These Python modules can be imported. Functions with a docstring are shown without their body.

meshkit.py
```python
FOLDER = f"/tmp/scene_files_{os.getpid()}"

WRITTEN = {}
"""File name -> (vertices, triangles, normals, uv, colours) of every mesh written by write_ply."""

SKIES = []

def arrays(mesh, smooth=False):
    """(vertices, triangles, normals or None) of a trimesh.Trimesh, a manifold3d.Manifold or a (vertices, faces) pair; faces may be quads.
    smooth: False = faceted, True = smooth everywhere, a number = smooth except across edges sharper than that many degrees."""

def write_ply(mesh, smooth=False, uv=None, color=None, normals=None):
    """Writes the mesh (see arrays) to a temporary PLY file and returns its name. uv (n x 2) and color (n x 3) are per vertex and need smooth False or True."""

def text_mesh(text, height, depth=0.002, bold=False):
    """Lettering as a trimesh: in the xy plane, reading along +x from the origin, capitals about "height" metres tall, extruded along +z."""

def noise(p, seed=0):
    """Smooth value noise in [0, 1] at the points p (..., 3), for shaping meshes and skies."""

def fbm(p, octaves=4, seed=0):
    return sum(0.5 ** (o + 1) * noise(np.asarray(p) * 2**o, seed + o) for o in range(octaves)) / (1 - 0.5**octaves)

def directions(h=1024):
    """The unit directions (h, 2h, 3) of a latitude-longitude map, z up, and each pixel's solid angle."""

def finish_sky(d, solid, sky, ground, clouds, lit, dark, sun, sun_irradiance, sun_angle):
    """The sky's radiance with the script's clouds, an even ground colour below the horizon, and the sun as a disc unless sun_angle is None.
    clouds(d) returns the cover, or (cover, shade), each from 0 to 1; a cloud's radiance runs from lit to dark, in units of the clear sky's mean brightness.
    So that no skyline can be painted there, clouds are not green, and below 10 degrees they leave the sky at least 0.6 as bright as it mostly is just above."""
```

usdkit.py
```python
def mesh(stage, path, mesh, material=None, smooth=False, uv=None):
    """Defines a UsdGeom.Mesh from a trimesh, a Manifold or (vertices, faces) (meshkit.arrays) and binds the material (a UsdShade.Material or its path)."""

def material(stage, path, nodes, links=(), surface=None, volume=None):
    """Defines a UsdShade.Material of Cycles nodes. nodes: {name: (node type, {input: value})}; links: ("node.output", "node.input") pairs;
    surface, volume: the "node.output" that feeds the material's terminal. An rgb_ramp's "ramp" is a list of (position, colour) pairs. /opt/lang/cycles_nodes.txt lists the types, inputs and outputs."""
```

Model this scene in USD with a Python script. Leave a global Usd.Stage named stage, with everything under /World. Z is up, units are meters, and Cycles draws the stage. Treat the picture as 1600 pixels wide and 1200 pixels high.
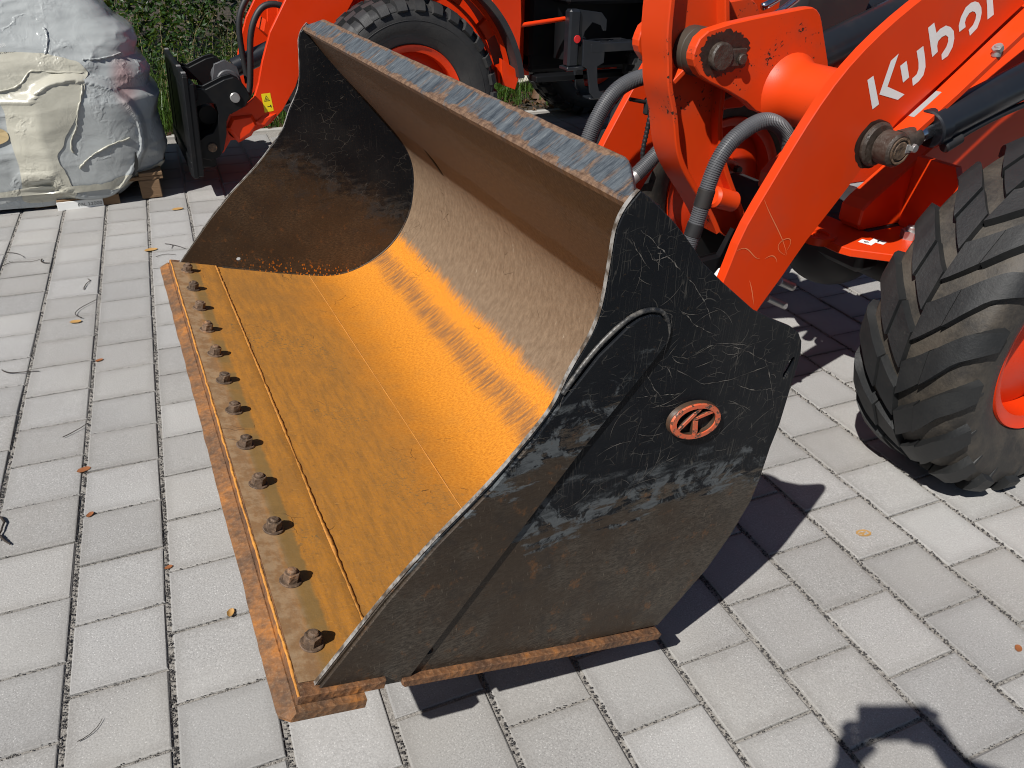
import math, random
import numpy as np, trimesh, manifold3d, usdkit, meshkit
from shapely.geometry import Polygon
from pxr import Usd, UsdGeom, UsdLux, UsdShade, Gf, Sdf

stage = Usd.Stage.CreateInMemory()
UsdGeom.SetStageUpAxis(stage, 'Z'); UsdGeom.SetStageMetersPerUnit(stage, 1.0)
UsdGeom.Xform.Define(stage, '/World'); UsdGeom.Scope.Define(stage, '/World/Looks')
rng = np.random.default_rng(7); random.seed(7)

# ------------------------------------------------------------------ camera
EXPOSURE = 0.32
RIGHT = np.array([0.8964924, -0.4425678, 0.0208596]); DOWN = np.array([-0.2159472, -0.4775763, -0.8516382]); FWD = np.array([0.3868697, 0.7589826, -0.5237148])
EYE = np.array([0.14934, -1.284471, 1.397613])
cam = UsdGeom.Camera.Define(stage, '/World/camera')
cam.AddTransformOp().Set(Gf.Matrix4d(*RIGHT, 0, *(-DOWN), 0, *(-FWD), 0, *EYE, 1))
cam.CreateHorizontalApertureAttr(36.0); cam.CreateVerticalApertureAttr(27.0); cam.CreateFocalLengthAttr(27.0)
cam.CreateClippingRangeAttr(Gf.Vec2f(0.02, 1000)); cam.CreateExposureAttr(EXPOSURE)

# ------------------------------------------------------------------ sky and sun
SUNDIR = np.array([0.59868, 0.30046, -0.7425]); SUNDIR /= np.linalg.norm(SUNDIR)      # direction the light travels
T = -SUNDIR
usdkit.material(stage, '/World/Looks/sky_look', {
    'sky': ('sky_texture', {'sky_type': 'single_scattering', 'sun_disc': False, 'sun_elevation': math.asin(T[2]), 'sun_rotation': math.atan2(T[0], T[1]), 'aerosol_density': 0.6, 'air_density': 0.75}),
    'bg': ('background_shader', {'strength': 0.05})}, [('sky.color', 'bg.color')], surface='bg.background')
sky = UsdLux.DomeLight.Define(stage, '/World/sky')
UsdShade.MaterialBindingAPI.Apply(sky.GetPrim()).Bind(UsdShade.Material.Get(stage, '/World/Looks/sky_look'))
sky.GetPrim().SetCustomDataByKey('kind', 'structure')
sun = UsdLux.DistantLight.Define(stage, '/World/sun')
sun.CreateIntensityAttr(1.25); sun.CreateAngleAttr(0.53); sun.CreateNormalizeAttr(True); sun.CreateColorAttr(Gf.Vec3f(1.0, 0.97, 0.925))
zax = T; xax = np.cross([0, 0, 1.0], zax); xax /= np.linalg.norm(xax); yax = np.cross(zax, xax)
sun.AddTransformOp().Set(Gf.Matrix4d(*xax, 0, *yax, 0, *zax, 0, 0, 0, 10, 1))

# ------------------------------------------------------------------ scene tree helpers
used, base_of = {}, {}
def path_for(parent, name):
    p = f'{parent}/{name}'; n = used.get(p, 0); used[p] = n + 1
    return p if n == 0 else f'{p}_{n:03d}'
def tag(prim, label=None, cat=None, group=None, kind=None):
    for k, v in (('label', label), ('category', cat), ('group', group), ('kind', kind)):
        if v: prim.SetCustomDataByKey(k, v)
def thing(name, base, label=None, cat=None, group=None, kind=None):
    p = path_for('/World', name); x = UsdGeom.Xform.Define(stage, p); x.AddTranslateOp().Set(Gf.Vec3d(*map(float, base)))
    base_of[p] = np.array(base, float); tag(x.GetPrim(), label, cat, group, kind); return p
def part(parent, name, mesh, mat, smooth=False, uv=None, label=None, kind=None):
    v, f, _ = meshkit.arrays(mesh)
    b = base_of.get(parent, np.zeros(3)); p = path_for(parent, name); base_of[p] = b
    m = usdkit.mesh(stage, p, (v - b, f), L[mat], smooth=smooth, uv=uv)
    tag(m.GetPrim(), label, None, None, kind); return p
def solo(name, mesh, mat, label=None, cat=None, group=None, kind=None, smooth=False, uv=None):
    p = path_for('/World', name); base_of[p] = np.zeros(3)
    m = usdkit.mesh(stage, p, mesh, L[mat], smooth=smooth, uv=uv); tag(m.GetPrim(), label, cat, group, kind); return p

# ------------------------------------------------------------------ mesh helpers
def cat(*ms): return trimesh.util.concatenate([trimesh.Trimesh(*meshkit.arrays(m)[:2], process=False) for m in ms])
def tri(poly):
    import mapbox_earcut
    P = np.asarray(poly, float)
    try: return np.asarray(mapbox_earcut.triangulate_float64(P, np.array([len(P)], np.uint32))).reshape(-1, 3)
    except TypeError: return np.asarray(manifold3d.triangulate([P]))
def ccw(P):
    P = np.asarray(P, float); x, y = P.T
    return P if (x * np.roll(y, -1) - y * np.roll(x, -1)).sum() > 0 else P[::-1]
def inset(P, b):
    d = np.roll(P, -1, 0) - P; d /= np.linalg.norm(d, axis=1, keepdims=True) + 1e-12; n = np.c_[-d[:, 1], d[:, 0]]
    m = n + np.roll(n, 1, 0); m /= np.maximum((m * m).sum(1, keepdims=True), .5) / 2
    return P + m * b
def prism(poly, y0, y1, b=.0015):
    """polygon in the x-z plane, extruded from y0 to y1, edges chamfered by b"""
    P = ccw(poly); n = len(P); I = inset(P, b); y0, y1 = min(y0, y1), max(y0, y1)
    rings = [(I, y0), (P, y0 + b), (P, y1 - b), (I, y1)]
    V = np.vstack([np.c_[r[:, 0], np.full(n, y), r[:, 1]] for r, y in rings]); F = []
    i = np.arange(n); j = (i + 1) % n
    for k in range(3):
        a, c = k * n, (k + 1) * n
        F += [np.c_[a + i, c + j, a + j], np.c_[a + i, c + i, c + j]]
    t = tri(I); F += [t[:, ::1], t[:, ::-1] + 3 * n]
    m = trimesh.Trimesh(V, np.vstack(F), process=False)
    if m.volume < 0: m.invert()
    return m
def cbox(c, s, b=.003, rot=None):
    s = np.array(s, float) / 2; b = min(b, *(s * .45)); pts = []
    for q in np.ndindex(2, 2, 2):
        g = np.array(q) * 2 - 1
        for k in range(3):
            e = s - b; e[k] = s[k]; pts.append(g * e)
    m = trimesh.convex.convex_hull(np.array(pts))
    if rot is not None: m.apply_transform(rot)
    m.apply_translation(c); return m
def frames(p):
    p = np.asarray(p, float); t = np.gradient(p, axis=0); t /= np.linalg.norm(t, axis=1, keepdims=True) + 1e-12
    a = np.cross(t[0], [0, 0, 1.] if abs(t[0][2]) < .9 else [1., 0, 0]); A = []
    for k in range(len(p)):
        a = a - t[k] * (a @ t[k]); a /= np.linalg.norm(a); A.append(a.copy())
    A = np.array(A); return t, A, np.cross(t, A)
def tube(p, r, sides=16, caps=True, squash=1.0):
    p = np.asarray(p, float); _, A, B = frames(p); r = np.broadcast_to(r, (len(p),)); ang = np.arange(sides) * 2 * np.pi / sides
    V = (p[:, None] + r[:, None, None] * (np.cos(ang)[None, :, None] * A[:, None] + squash * np.sin(ang)[None, :, None] * B[:, None])).reshape(-1, 3)
    i, j = np.meshgrid(np.arange(len(p) - 1), np.arange(sides), indexing='ij'); i, j = i.ravel(), j.ravel(); k = (j + 1) % sides
    F = [np.c_[i * sides + j, i * sides + k, (i + 1) * sides + k], np.c_[i * sides + j, (i + 1) * sides + k, (i + 1) * sides + j]]
    if caps:
        V = np.vstack([V, p[:1], p[-1:]]); q = np.arange(sides); q2 = (q + 1) % sides; n = len(p) * sides
        F += [np.c_[q2, q, np.full(sides, n)], np.c_[(len(p) - 1) * sides + q, (len(p) - 1) * sides + q2, np.full(sides, n + 1)]]
    m = trimesh.Trimesh(V, np.vstack(F), process=False)
    if caps and m.volume < 0: m.invert()
    return m
def rod(a, b, r, e=.002, sides=24):
    a, b = np.array(a, float), np.array(b, float); d = (b - a) / np.linalg.norm(b - a)
    return tube([a, a + d * 1e-4, a + d * e, b - d * e, b - d * 1e-4, b], [r - e, r - e, r, r, r - e, r - e], sides)
def spline(pts, n):
    from scipy.interpolate import CubicSpline
    P = np.asarray(pts, float); s = np.r_[0, np.cumsum(np.linalg.norm(np.diff(P, axis=0), axis=1))]
    return CubicSpline(s, P)(np.linspace(0, s[-1], n))
def lathe(prof, c, n=48, a0=0., a1=2 * np.pi):
    """profile (r, y) turned about the y axis through c"""
    P = np.asarray(prof, float); full = a1 - a0 > 6.28; A = np.linspace(a0, a1, n + 1)
    V = np.array([[c[0] + r * np.cos(a), c[1] + y, c[2] + r * np.sin(a)] for a in A for r, y in P]); m = len(P); F = []
    for i in range(n):
        for k in range(m - 1): q = i * m + k; F += [[q, q + 1, q + m + 1], [q, q + m + 1, q + m]]
    return trimesh.Trimesh(V, np.array(F)[:, ::-1], process=False)
def hexnut(c, axis, r, h, b=.001):
    m = trimesh.creation.cylinder(r, h, sections=6); v = m.vertices
    top = trimesh.creation.cylinder(r * .88, b * 2, sections=12); top.apply_translation([0, 0, h / 2])
    m = trimesh.convex.convex_hull(np.vstack([m.vertices * [1, 1, .86], top.vertices, top.vertices - [0, 0, h]]))
    m.apply_transform(trimesh.geometry.align_vectors([0, 0, 1], axis)); m.apply_translation(c); return m
def ribbon(pts, w, n):
    """thin strip along pts lying on a surface with normal n"""
    P = np.asarray(pts, float); t = np.gradient(P, axis=0); s = np.cross(t, n); s /= np.linalg.norm(s, axis=1, keepdims=True) + 1e-12
    w = np.broadcast_to(w, (len(P),))[:, None] / 2
    V = np.vstack([P - s * w, P + s * w]); k = len(P); i = np.arange(k - 1)
    return trimesh.Trimesh(V, np.vstack([np.c_[i, i + 1, k + i + 1], np.c_[i, k + i + 1, k + i]]), process=False)
def R2(P, ang):
    c, s = math.cos(ang), math.sin(ang); P = np.asarray(P, float); return P @ np.array([[c, s], [-s, c]])
def xz(P, y): P = np.asarray(P, float); return np.c_[P[:, 0], np.full(len(P), y), P[:, 1]]

# ------------------------------------------------------------------ materials
L = {}
class Mat:
    def __init__(s, name): s.name, s.nodes, s.links = name, {}, []
    def __call__(s, kind, out, **kw):
        n = f'n{len(s.nodes)}'; vals = {}
        for k, v in kw.items():
            if isinstance(v, str) and v.startswith('@'): s.links.append((v[1:], f'{n}.{k}'))
            else: vals[k] = v
        s.nodes[n] = (kind, vals); return f'@{n}.{out}'
    def pos(s): return s('geometry', 'position')
    def map(s, v, scale=(1, 1, 1), rot=(0, 0, 0), loc=(0, 0, 0)): return s('mapping', 'vector', vector=v, scale=scale, rotation=rot, location=loc)
    def noise(s, v, scale, detail=4, rough=.55, dist=0., out='fac'): return s('noise_texture', out, vector=v, scale=scale, detail=detail, roughness=rough, distortion=dist)
    def vor(s, v, scale, feature='f1', out='distance', rand=1.): return s('voronoi_texture', out, vector=v, scale=scale, feature=feature, randomness=rand)
    def ramp(s, f, stops): return s('rgb_ramp', 'color', fac=f, ramp=stops)
    def step(s, f, a, b, lo=0., hi=1.): return s('map_range', 'result', range_type='smoothstep', value=f, from_min=a, from_max=b, to_min=lo, to_max=hi, clamp=True)
    def m(s, op, a, b=0., c=0.): return s('math', 'value', math_type=op, value1=a, value2=b, value3=c)
    def mix(s, f, a, b, t='mix'): return s('mix_color', 'result', blend_type=t, fac=f, a=a, b=b)
    def bump(s, h, dist=.001, strength=1., normal=None):
        kw = dict(height=h, distance=dist, strength=strength)
        if normal: kw['normal'] = normal
        return s('bump', 'normal', **kw)
    def end(s, **kw):
        b = s('principled_bsdf', 'BSDF', **kw); return s.surf(b)
    def surf(s, b): L[s.name] = usdkit.material(stage, '/World/Looks/' + s.name, s.nodes, s.links, surface=b[1:]); return L[s.name]
def grey(v): return (v, v, v)

def paint(name, col, rough=.32, dirt=.25, dirtcol=(.10, .07, .045), chip=None, coat=.0, spec=.5):
    M = Mat(name); p = M.pos(); n1 = M.noise(p, 6, 6, .6); n2 = M.noise(p, 90, 4, .6); n3 = M.noise(p, 2.2, 3)
    c = M.mix(M.step(n3, .35, .7), tuple(x * .93 for x in col), tuple(min(1, x * 1.05) for x in col))
    c = M.mix(M.m('multiply', M.step(n1, .5, .75), dirt), c, dirtcol)
    if chip: c = M.mix(M.step(M.m('multiply', n1, n2), .375, .395), c, chip)
    r = M.m('multiply_add', n1, .22, rough - .08)
    return M.end(base_color=c, roughness=r, coat_weight=coat, coat_roughness=.15, specular_ior_level=spec, normal=M.bump(M.noise(p, 260, 2), .00015))
paint('orange_paint', (.60, .040, .004), .36, .14, chip=None, spec=.35)
paint('orange_new', (.64, .036, .0035), .30, .03, spec=.35)
paint('orange_worn', (.60, .046, .005), .42, .26, chip=(.03, .02, .015), spec=.35)
M = Mat('emblem_paint'); p = M.pos(); yk = M('separate_xyz', 'x', vector=p)[1:].split('.')[0]; n = M.noise(p, 75, 7, .72); n2 = M.noise(p, 240, 4, .7); ch = M.m('maximum', M.step(M.m('multiply_add', n2, .4, n), .76, .80), M.step(f'@{yk}.y', -.4668, -.4655)); M.end(base_color=M.mix(ch, M.mix(M.step(n, .3, .6), (.62, .085, .028), (.50, .13, .06)), M.mix(n2, (.012, .011, .011), (.10, .055, .03))), roughness=.45, normal=M.bump(M.m('multiply', ch, -1.), .0012))
paint('black_paint', (.0045, .005, .006), .45, .05, spec=.25)
paint('black_cyl', (.012, .014, .018), .24, .10)
paint('black_plastic', (.022, .022, .024), .55, .25)
paint('dark_metal', (.035, .028, .022), .55, .6, (.06, .045, .03))
M = Mat('zinc'); M.end(base_color=(.42, .41, .40), metallic=.75, roughness=M.m('multiply_add', M.noise(M.pos(), 90), .25, .28))
paint('white_paint', (.72, .72, .70), .5, .1); paint('yellow_sticker', (.78, .60, .01), .4, .04)
paint('red_plastic', (.55, .02, .02), .3, 0.); paint('silver_label', (.26, .28, .285), .4, .5)
paint('print_black', (.012, .012, .012), .5, .0); paint('hose_black', (.014, .014, .015), .5, .15)
paint('skin', (.50, .28, .19), .55, 0.); paint('cloth', (.05, .07, .12), .9, 0.); paint('denim', (.06, .08, .14), .9, 0.); paint('hair', (.03, .02, .012), .7, 0.)
M = Mat('chrome'); M.end(base_color=(.75, .75, .76), metallic=1., roughness=M.m('multiply_add', M.noise(M.pos(), 60), .12, .1))
M = Mat('grease'); p = M.pos(); n = M.noise(p, 60, 6, .65)
M.end(base_color=M.mix(n, (.012, .009, .007), (.075, .055, .042)), roughness=M.step(n, .3, .7, .25, .7), normal=M.bump(n, .004))
M = Mat('grease_film'); p = M.pos(); n = M.noise(p, 70, 6, .65)
M.end(base_color=M.mix(n, (.010, .006, .005), (.05, .025, .018)), roughness=.35, normal=M.bump(n, .002))
M = Mat('hose_grey'); p = M.pos(); n = M.noise(p, 25, 5)
M.end(base_color=M.mix(n, (.042, .045, .052), (.092, .092, .096)), roughness=.5)
def rubber(name, base, dust, amt):
    M = Mat(name); p = M.pos(); n = M.noise(p, 9, 6, .65); n2 = M.noise(p, 140, 4, .6)
    d = M.m('multiply', M.step(M.m('multiply_add', n2, .3, n), .45, .85), amt)
    c = M.mix(M.m('multiply', M.step(M.noise(p, 45, 5, .7), .62, .72), .3), M.mix(d, base, dust), (.06, .055, .048))
    return M.end(base_color=c, roughness=M.m('multiply_add', n, .25, .5), normal=M.bump(M.m('multiply_add', M.noise(p, 30, 4, .6), 1.2, n2), .0009))
rubber('rubber', (.0085, .0095, .0105), (.034, .033, .030), .25); rubber('rubber_groove', (.020, .018, .016), (.070, .058, .044), .85); rubber('rubber_new', (.018, .018, .019), (.05, .047, .042), .35)

# bucket: dark paint worn to steel, in bucket coordinates (position)
def worn_plate(name, zc, inner=False, strip=False):
    M = Mat(name); p = M.pos(); xyz = M('separate_xyz', 'x', vector=p); n = xyz[1:].split('.')[0]; X, Z = f'@{n}.x', f'@{n}.z'
    streak = M.noise(M.map(p, (7, 7, 30), (0, .28, 0)), 1.6, 8, .68)
    fine = M.noise(M.map(p, (90, 90, 330), (0, .28, 0)), 1.0, 7, .75)
    patch = M.noise(p, 16, 8, .7, .6); blot = M.noise(p, 5, 5, .6)
    h = M.m('add', Z, M.m('multiply_add', streak, .34, -.17)); h = M.m('add', h, M.m('multiply_add', patch, .16, -.08)); h = M.m('multiply_add', X, .06 if not inner else .6, h)
    if strip: h = M.m('multiply_add', X, -.30, h)
    worn = M.step(h, zc + .014, zc - .014) if not inner else M.step(M.m('multiply_add', M.noise(p, 60, 6, .75), .30, h), zc + .26, zc + .02)
    prime = M.m('multiply', M.step(h, zc + .10, zc + .02), M.step(patch, .47, .54))
    paintc = M.mix(M.step(blot, .4, .7), (.0055, .0068, .0090), (.011, .0120, .0138))
    # scratches in the paint
    scr = None
    for k, (rot, sx) in enumerate((((.0, .5, .2), 9.), ((.0, -.9, .4), 11.), ((.1, 1.35, .3), 8.))):
        q = M.map(p, (sx * 6, 3, 1.6), rot, (k * 3.1, 0, 0)); e = M.vor(M.map(M('mix_color', 'result', blend_type='add', fac=.14, a=q, b=M.noise(q, 2.5, 2, .5, 0, 'color'))), 1.4, 'distance_to_edge')
        s1 = M.m('multiply', M.step(e, .010, .003), M.step(M.noise(p, 14 + 3 * k, 3), .52, .60))
        scr = s1 if scr is None else M.m('maximum', scr, s1)
    tiny = M.step(M.noise(M.map(p, (500, 40, 60), (0, .7, 0)), 1., 3, .6), .68, .76); tiny = M.m('maximum', M.m('multiply', tiny, .0), M.step(M.noise(M.map(p, (60, 40, 420), (0, .3, 0)), 1., 3, .6), .66, .76))
    mq = M.map(M('mix_color', 'result', blend_type='add', fac=.05, a=p, b=M.noise(p, 9, 3, .5, 0, 'color')), (9, 3, 16), (.2, .5, .1)); mic = M.m('multiply', M.step(M.vor(mq, 3.2, 'distance_to_edge'), .020, .006), M.step(M.noise(p, 26, 4), .50, .60))
    scr = M.m('maximum', M.m('multiply', scr, .30 if not inner else .10), M.m('maximum', M.m('multiply', tiny, .16), M.m('multiply', mic, .42)))
    c = M.mix(scr, paintc, (.125, .115, .098))
    c = M.mix(M.m('multiply', prime, .8 if not inner else .22), c, (.105, .114, .118))
    steel = M.mix(M.step(fine, .36, .66), (.026, .021, .016), (.100, .083, .064) if not inner else (.092, .062, .037)); steel = M.mix(M.step(blot, .36, .60, 0., .8), steel, (.040, .026, .016)); steel = M.mix(M.m('multiply', M.step(patch, .50, .66), .55), steel, (.028, .022, .018)); steel = M.mix(M.m('multiply', M.step(M.noise(p, 30, 7, .72), .56, .68), .55), steel, (.17, .075, .026)); steel = M.mix(M.m('multiply', M.step(M.noise(M.map(p, (300, 60, 60), (0, .9, 0)), 1., 4, .65), .62, .72), .4), steel, (.24, .20, .15))
    c = M.mix(M.m('multiply', M.step(M.noise(p, 120, 5, .75), .60, .70), .45 if not inner else .7), c, (.085, .050, .026))
    c = M.mix(worn, c, steel)
    if inner:   # rust climbing the foot of the plate, drop marks
        zz = M.m('multiply_add', X, .275, Z)     # height above the floor line
        spots = M.step(M.vor(M.map(p, (1, 1, .6)), 120, 'f1'), .34, .24)
        ru = M.m('multiply', M.step(M.m('multiply_add', M.noise(p, 30, 4), .10, zz), .54, .485), M.m('multiply', spots, M.step(X, .35, .6)))
        c = M.mix(ru, c, (.50, .155, .012))
    r = M.m('add', M.m('multiply', worn, .10), M.m('multiply_add', fine, .22, .26))
    mt = M.m('multiply', worn, .25)
    nrm = M.bump(M.m('add', M.m('multiply', worn, -.5), M.m('multiply_add', fine, .35, M.m('multiply', scr, -.5))), .0009)
    return M.end(base_color=c, roughness=r, metallic=mt, normal=nrm, specular_ior_level=M.m('multiply_add', worn, .25, .13))
worn_plate('side_near', .555); worn_plate('side_far', 1.02, inner=True); worn_plate('strip_worn', .53, strip=True)

def rust_edge(name, a=(.20, .085, .030), b=(.075, .036, .018)):
    M = Mat(name); p = M.pos(); n = M.noise(p, 22, 8, .7); f = M.noise(p, 220, 4, .7); v = M.vor(p, 90)
    c = M.mix(M.step(n, .35, .65), b, a); c = M.mix(M.m('multiply', M.step(f, .5, .75), .6), c, (.27, .17, .09)); c = M.mix(M.m('multiply', M.step(n, .55, .7), .6), c, (.42, .15, .02))
    return M.end(base_color=c, roughness=.75, normal=M.bump(M.m('add', n, M.m('multiply', v, .6)), .003))
M = Mat('bead_steel'); n = M.noise(M.pos(), 60, 5, .65); M.end(base_color=M.mix(M.step(n, .4, .65), (.012, .013, .015), (.10, .093, .083)), roughness=.42)
M = Mat('highlight_steel'); n = M.noise(M.pos(), 40, 5, .65); M.end(base_color=M.mix(M.step(n, .38, .62), (.09, .065, .045), (.36, .34, .315)), roughness=.45, metallic=.35, normal=M.bump(n, .002))  # worn steel kept pale, with the edge highlight put into its colour
rust_edge('rust_edge'); rust_edge('bolt_rust', (.16, .10, .062), (.055, .035, .022)); rust_edge('weld_rust', (.56, .24, .035), (.42, .17, .03)); rust_edge('edge_rust', (.25, .105, .032), (.10, .055, .030))

# inside of the shell: st = (arc length from the lip of the floor, distance across)
M = Mat('shell_rust'); uv = M('uvmap', 'UV', attribute='st'); sep = M('separate_xyz', 'x', vector=uv); k = sep[1:].split('.')[0]; S, W = f'@{k}.x', f'@{k}.y'
flow = M.noise(M.map(uv, (7, 60, 1)), 1.6, 8, .72, .15)       # streaks along the direction of scooping
cross = M.noise(M.map(uv, (52, 9, 1), (0, 0, .06)), 1., 9, .78, .3)
blot = M.noise(uv, 4.2, 6, .6, .3); fine = M.noise(M.map(uv, (1, 1.6, 1)), 120, 6, .75); mid = M.noise(uv, 26, 6, .7); grit = M.noise(M.map(uv, (130, 520, 1), (0, 0, .1)), 1, 4, .7)
dk = M.m('multiply', M.step(M.noise(M.map(uv, (1.5, 1, 1)), 62, 7, .78), .53, .68), .55); bright = M.mix(M.step(fine, .34, .64), (.40, .130, .010), (.60, .225, .014)); bright = M.mix(M.m('multiply', M.step(grit, .55, .66), .35), bright, (.66, .33, .07))
brown = M.mix(M.step(cross, .32, .64), (.265, .122, .026), (.43, .178, .024)); brown = M.mix(M.step(M.noise(uv, 2.6, 4, .6), .46, .66, 0., .5), brown, (.255, .122, .03)); brown = M.mix(dk, brown, (.125, .070, .026)); brown = M.mix(M.m('multiply', M.step(M.noise(M.map(uv, (60, 150, 1)), 1, 5, .7), .56, .70), .5), brown, (.52, .26, .06)); bright = M.mix(M.m('multiply', dk, .5), bright, (.24, .085, .012)); brown = M.mix(M.m('multiply', M.step(fine, .42, .7), .5), brown, (.28, .13, .04))
# worm-like dark pits
worm = M.m('multiply', M.step(M.noise(M.map(uv, (1, 1.7, 1)), 95, 2, .45, 1.2), .58, .64), M.step(M.noise(uv, 3.1, 3), .5, .62)); brown = M.mix(M.m('multiply', worm, .75), brown, (.13, .095, .045))
s1 = M.m('add', S, M.m('multiply_add', blot, .5, -.25)); s1 = M.m('multiply_add', mid, .12, s1)
floor_c = M.mix(M.step(s1, .40, .74), brown, bright)
olive = M.m('multiply', M.step(M.m('abs' if False else 'absolute', M.m('subtract', M.m('multiply_add', mid, .016, S), .096)), .021, .013), M.step(M.noise(M.map(uv, (2, 9, 1)), 1, 3), .36, .5, .35, .9))
floor_c = M.mix(olive, floor_c, M.mix(mid, (.13, .085, .03), (.25, .15, .05)))
floor_c = M.mix(M.m('multiply', M.step(S, .085, .06), .75), floor_c, M.mix(M.step(mid, .4, .6), (.20, .125, .07), (.30, .22, .14)))
back = M.mix(M.step(M.noise(M.map(uv, (34, 60, 1), (0, 0, .3)), 1, 8, .78), .30, .70), (.118, .080, .050), (.205, .146, .095)); back = M.mix(M.m('multiply', M.step(M.noise(M.map(uv, (60, 420, 1), (0, 0, -.2)), 1, 4, .6), .58, .70), .35), back, (.30, .23, .15)); back = M.mix(M.m('multiply', M.step(M.noise(M.map(uv, (14, 150, 1), (0, 0, .25)), 1, 4, .6), .62, .72), .5), back, (.075, .046, .028)); back = M.mix(M.m('multiply', M.step(fine, .45, .7), .4), back, (.13, .075, .04)); back = M.mix(M.m('multiply', M.step(M.noise(M.map(uv, (9, 48, 1), (0, 0, -.25)), 1, 4, .6), .69, .75), .75), back, (.55, .48, .36))
s2 = M.m('multiply_add', M.noise(M.map(uv, (9, 95, 1), (0, 0, .15)), 1, 8, .78), .15, S); s2 = M.m('multiply_add', blot, .05, s2)
c = M.mix(M.step(s2, .965, 1.01), floor_c, back)
band = M.m('multiply', M.step(s2, .82, .87), M.step(s2, .935, .89)); c = M.mix(M.m('multiply', band, M.step(flow, .38, .60, .25, .95)), c, (.165, .080, .034))
top = M.step(M.m('multiply_add', mid, .08, S), 1.36, 1.42); c = M.mix(M.m('multiply', M.step(M.m('multiply_add', blot, .1, S), 1.22, 1.42), .7), c, (.085, .055, .034))  # upper back wall darkened: shadow under the lip put into the colour
crack = M.m('multiply', M.step(M.vor(M.map(M('mix_color', 'result', blend_type='add', fac=.05, a=uv, b=M.noise(uv, 14, 3, .5, 0, 'color')), (1, 1, 1)), 15, 'distance_to_edge'), .012, .004), M.step(M.noise(uv, 6, 3), .60, .66)); c = M.mix(M.m('multiply', crack, .8), c, (.05, .025, .01))
M.end(base_color=c, roughness=M.step(fine, .3, .7, .5, .85), specular_ior_level=.35, normal=M.bump(M.m('add', M.m('multiply', fine, .5), M.m('multiply_add', mid, .8, M.m('multiply', crack, -1.))), .0008))
# top lip: blue-grey paint worn through to rust
M = Mat('lip_worn'); uv = M('uvmap', 'UV', attribute='st'); k = M('separate_xyz', 'x', vector=uv)[1:].split('.')[0]; S, W = f'@{k}.x', f'@{k}.y'
st = M.noise(M.map(uv, (9, 52, 1), (0, 0, .25)), 1., 7, .65); pt = M.noise(M.map(uv, (10, 13, 1)), 1., 7, .65, .5); fi = M.noise(uv, 260, 3, .7)
edge = M.m('minimum', M.step(S, .0, .020), M.step(S, .058, .046)); g = M.m('add', M.m('multiply', edge, .22), M.m('subtract', pt, .19))
on = M.m('multiply', M.step(g, .37, .47), M.step(M.noise(M.map(uv, (5, 34, 1), (0, 0, .2)), 1, 8, .72), .66, .54))
st = M.m('multiply_add', M.noise(M.map(uv, (40, 240, 1), (0, 0, .25)), 1, 5, .7), .6, M.m('multiply_add', st, .7, -.15)); blue = M.mix(M.step(st, .35, .65), (.024, .031, .040), (.100, .114, .125)); blue = M.mix(M.m('multiply', M.step(st, .60, .70), .5), blue, (.27, .27, .255))
ru = M.mix(M.step(M.noise(uv, 70, 5, .7), .4, .62), (.085, .046, .027), (.185, .110, .066)); ru = M.mix(M.m('multiply', M.step(fi, .5, .7), .4), ru, (.27, .19, .12))
M.end(base_color=M.mix(on, ru, blue), roughness=.55, normal=M.bump(M.m('multiply_add', on, .5, fi), .0012))
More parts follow.
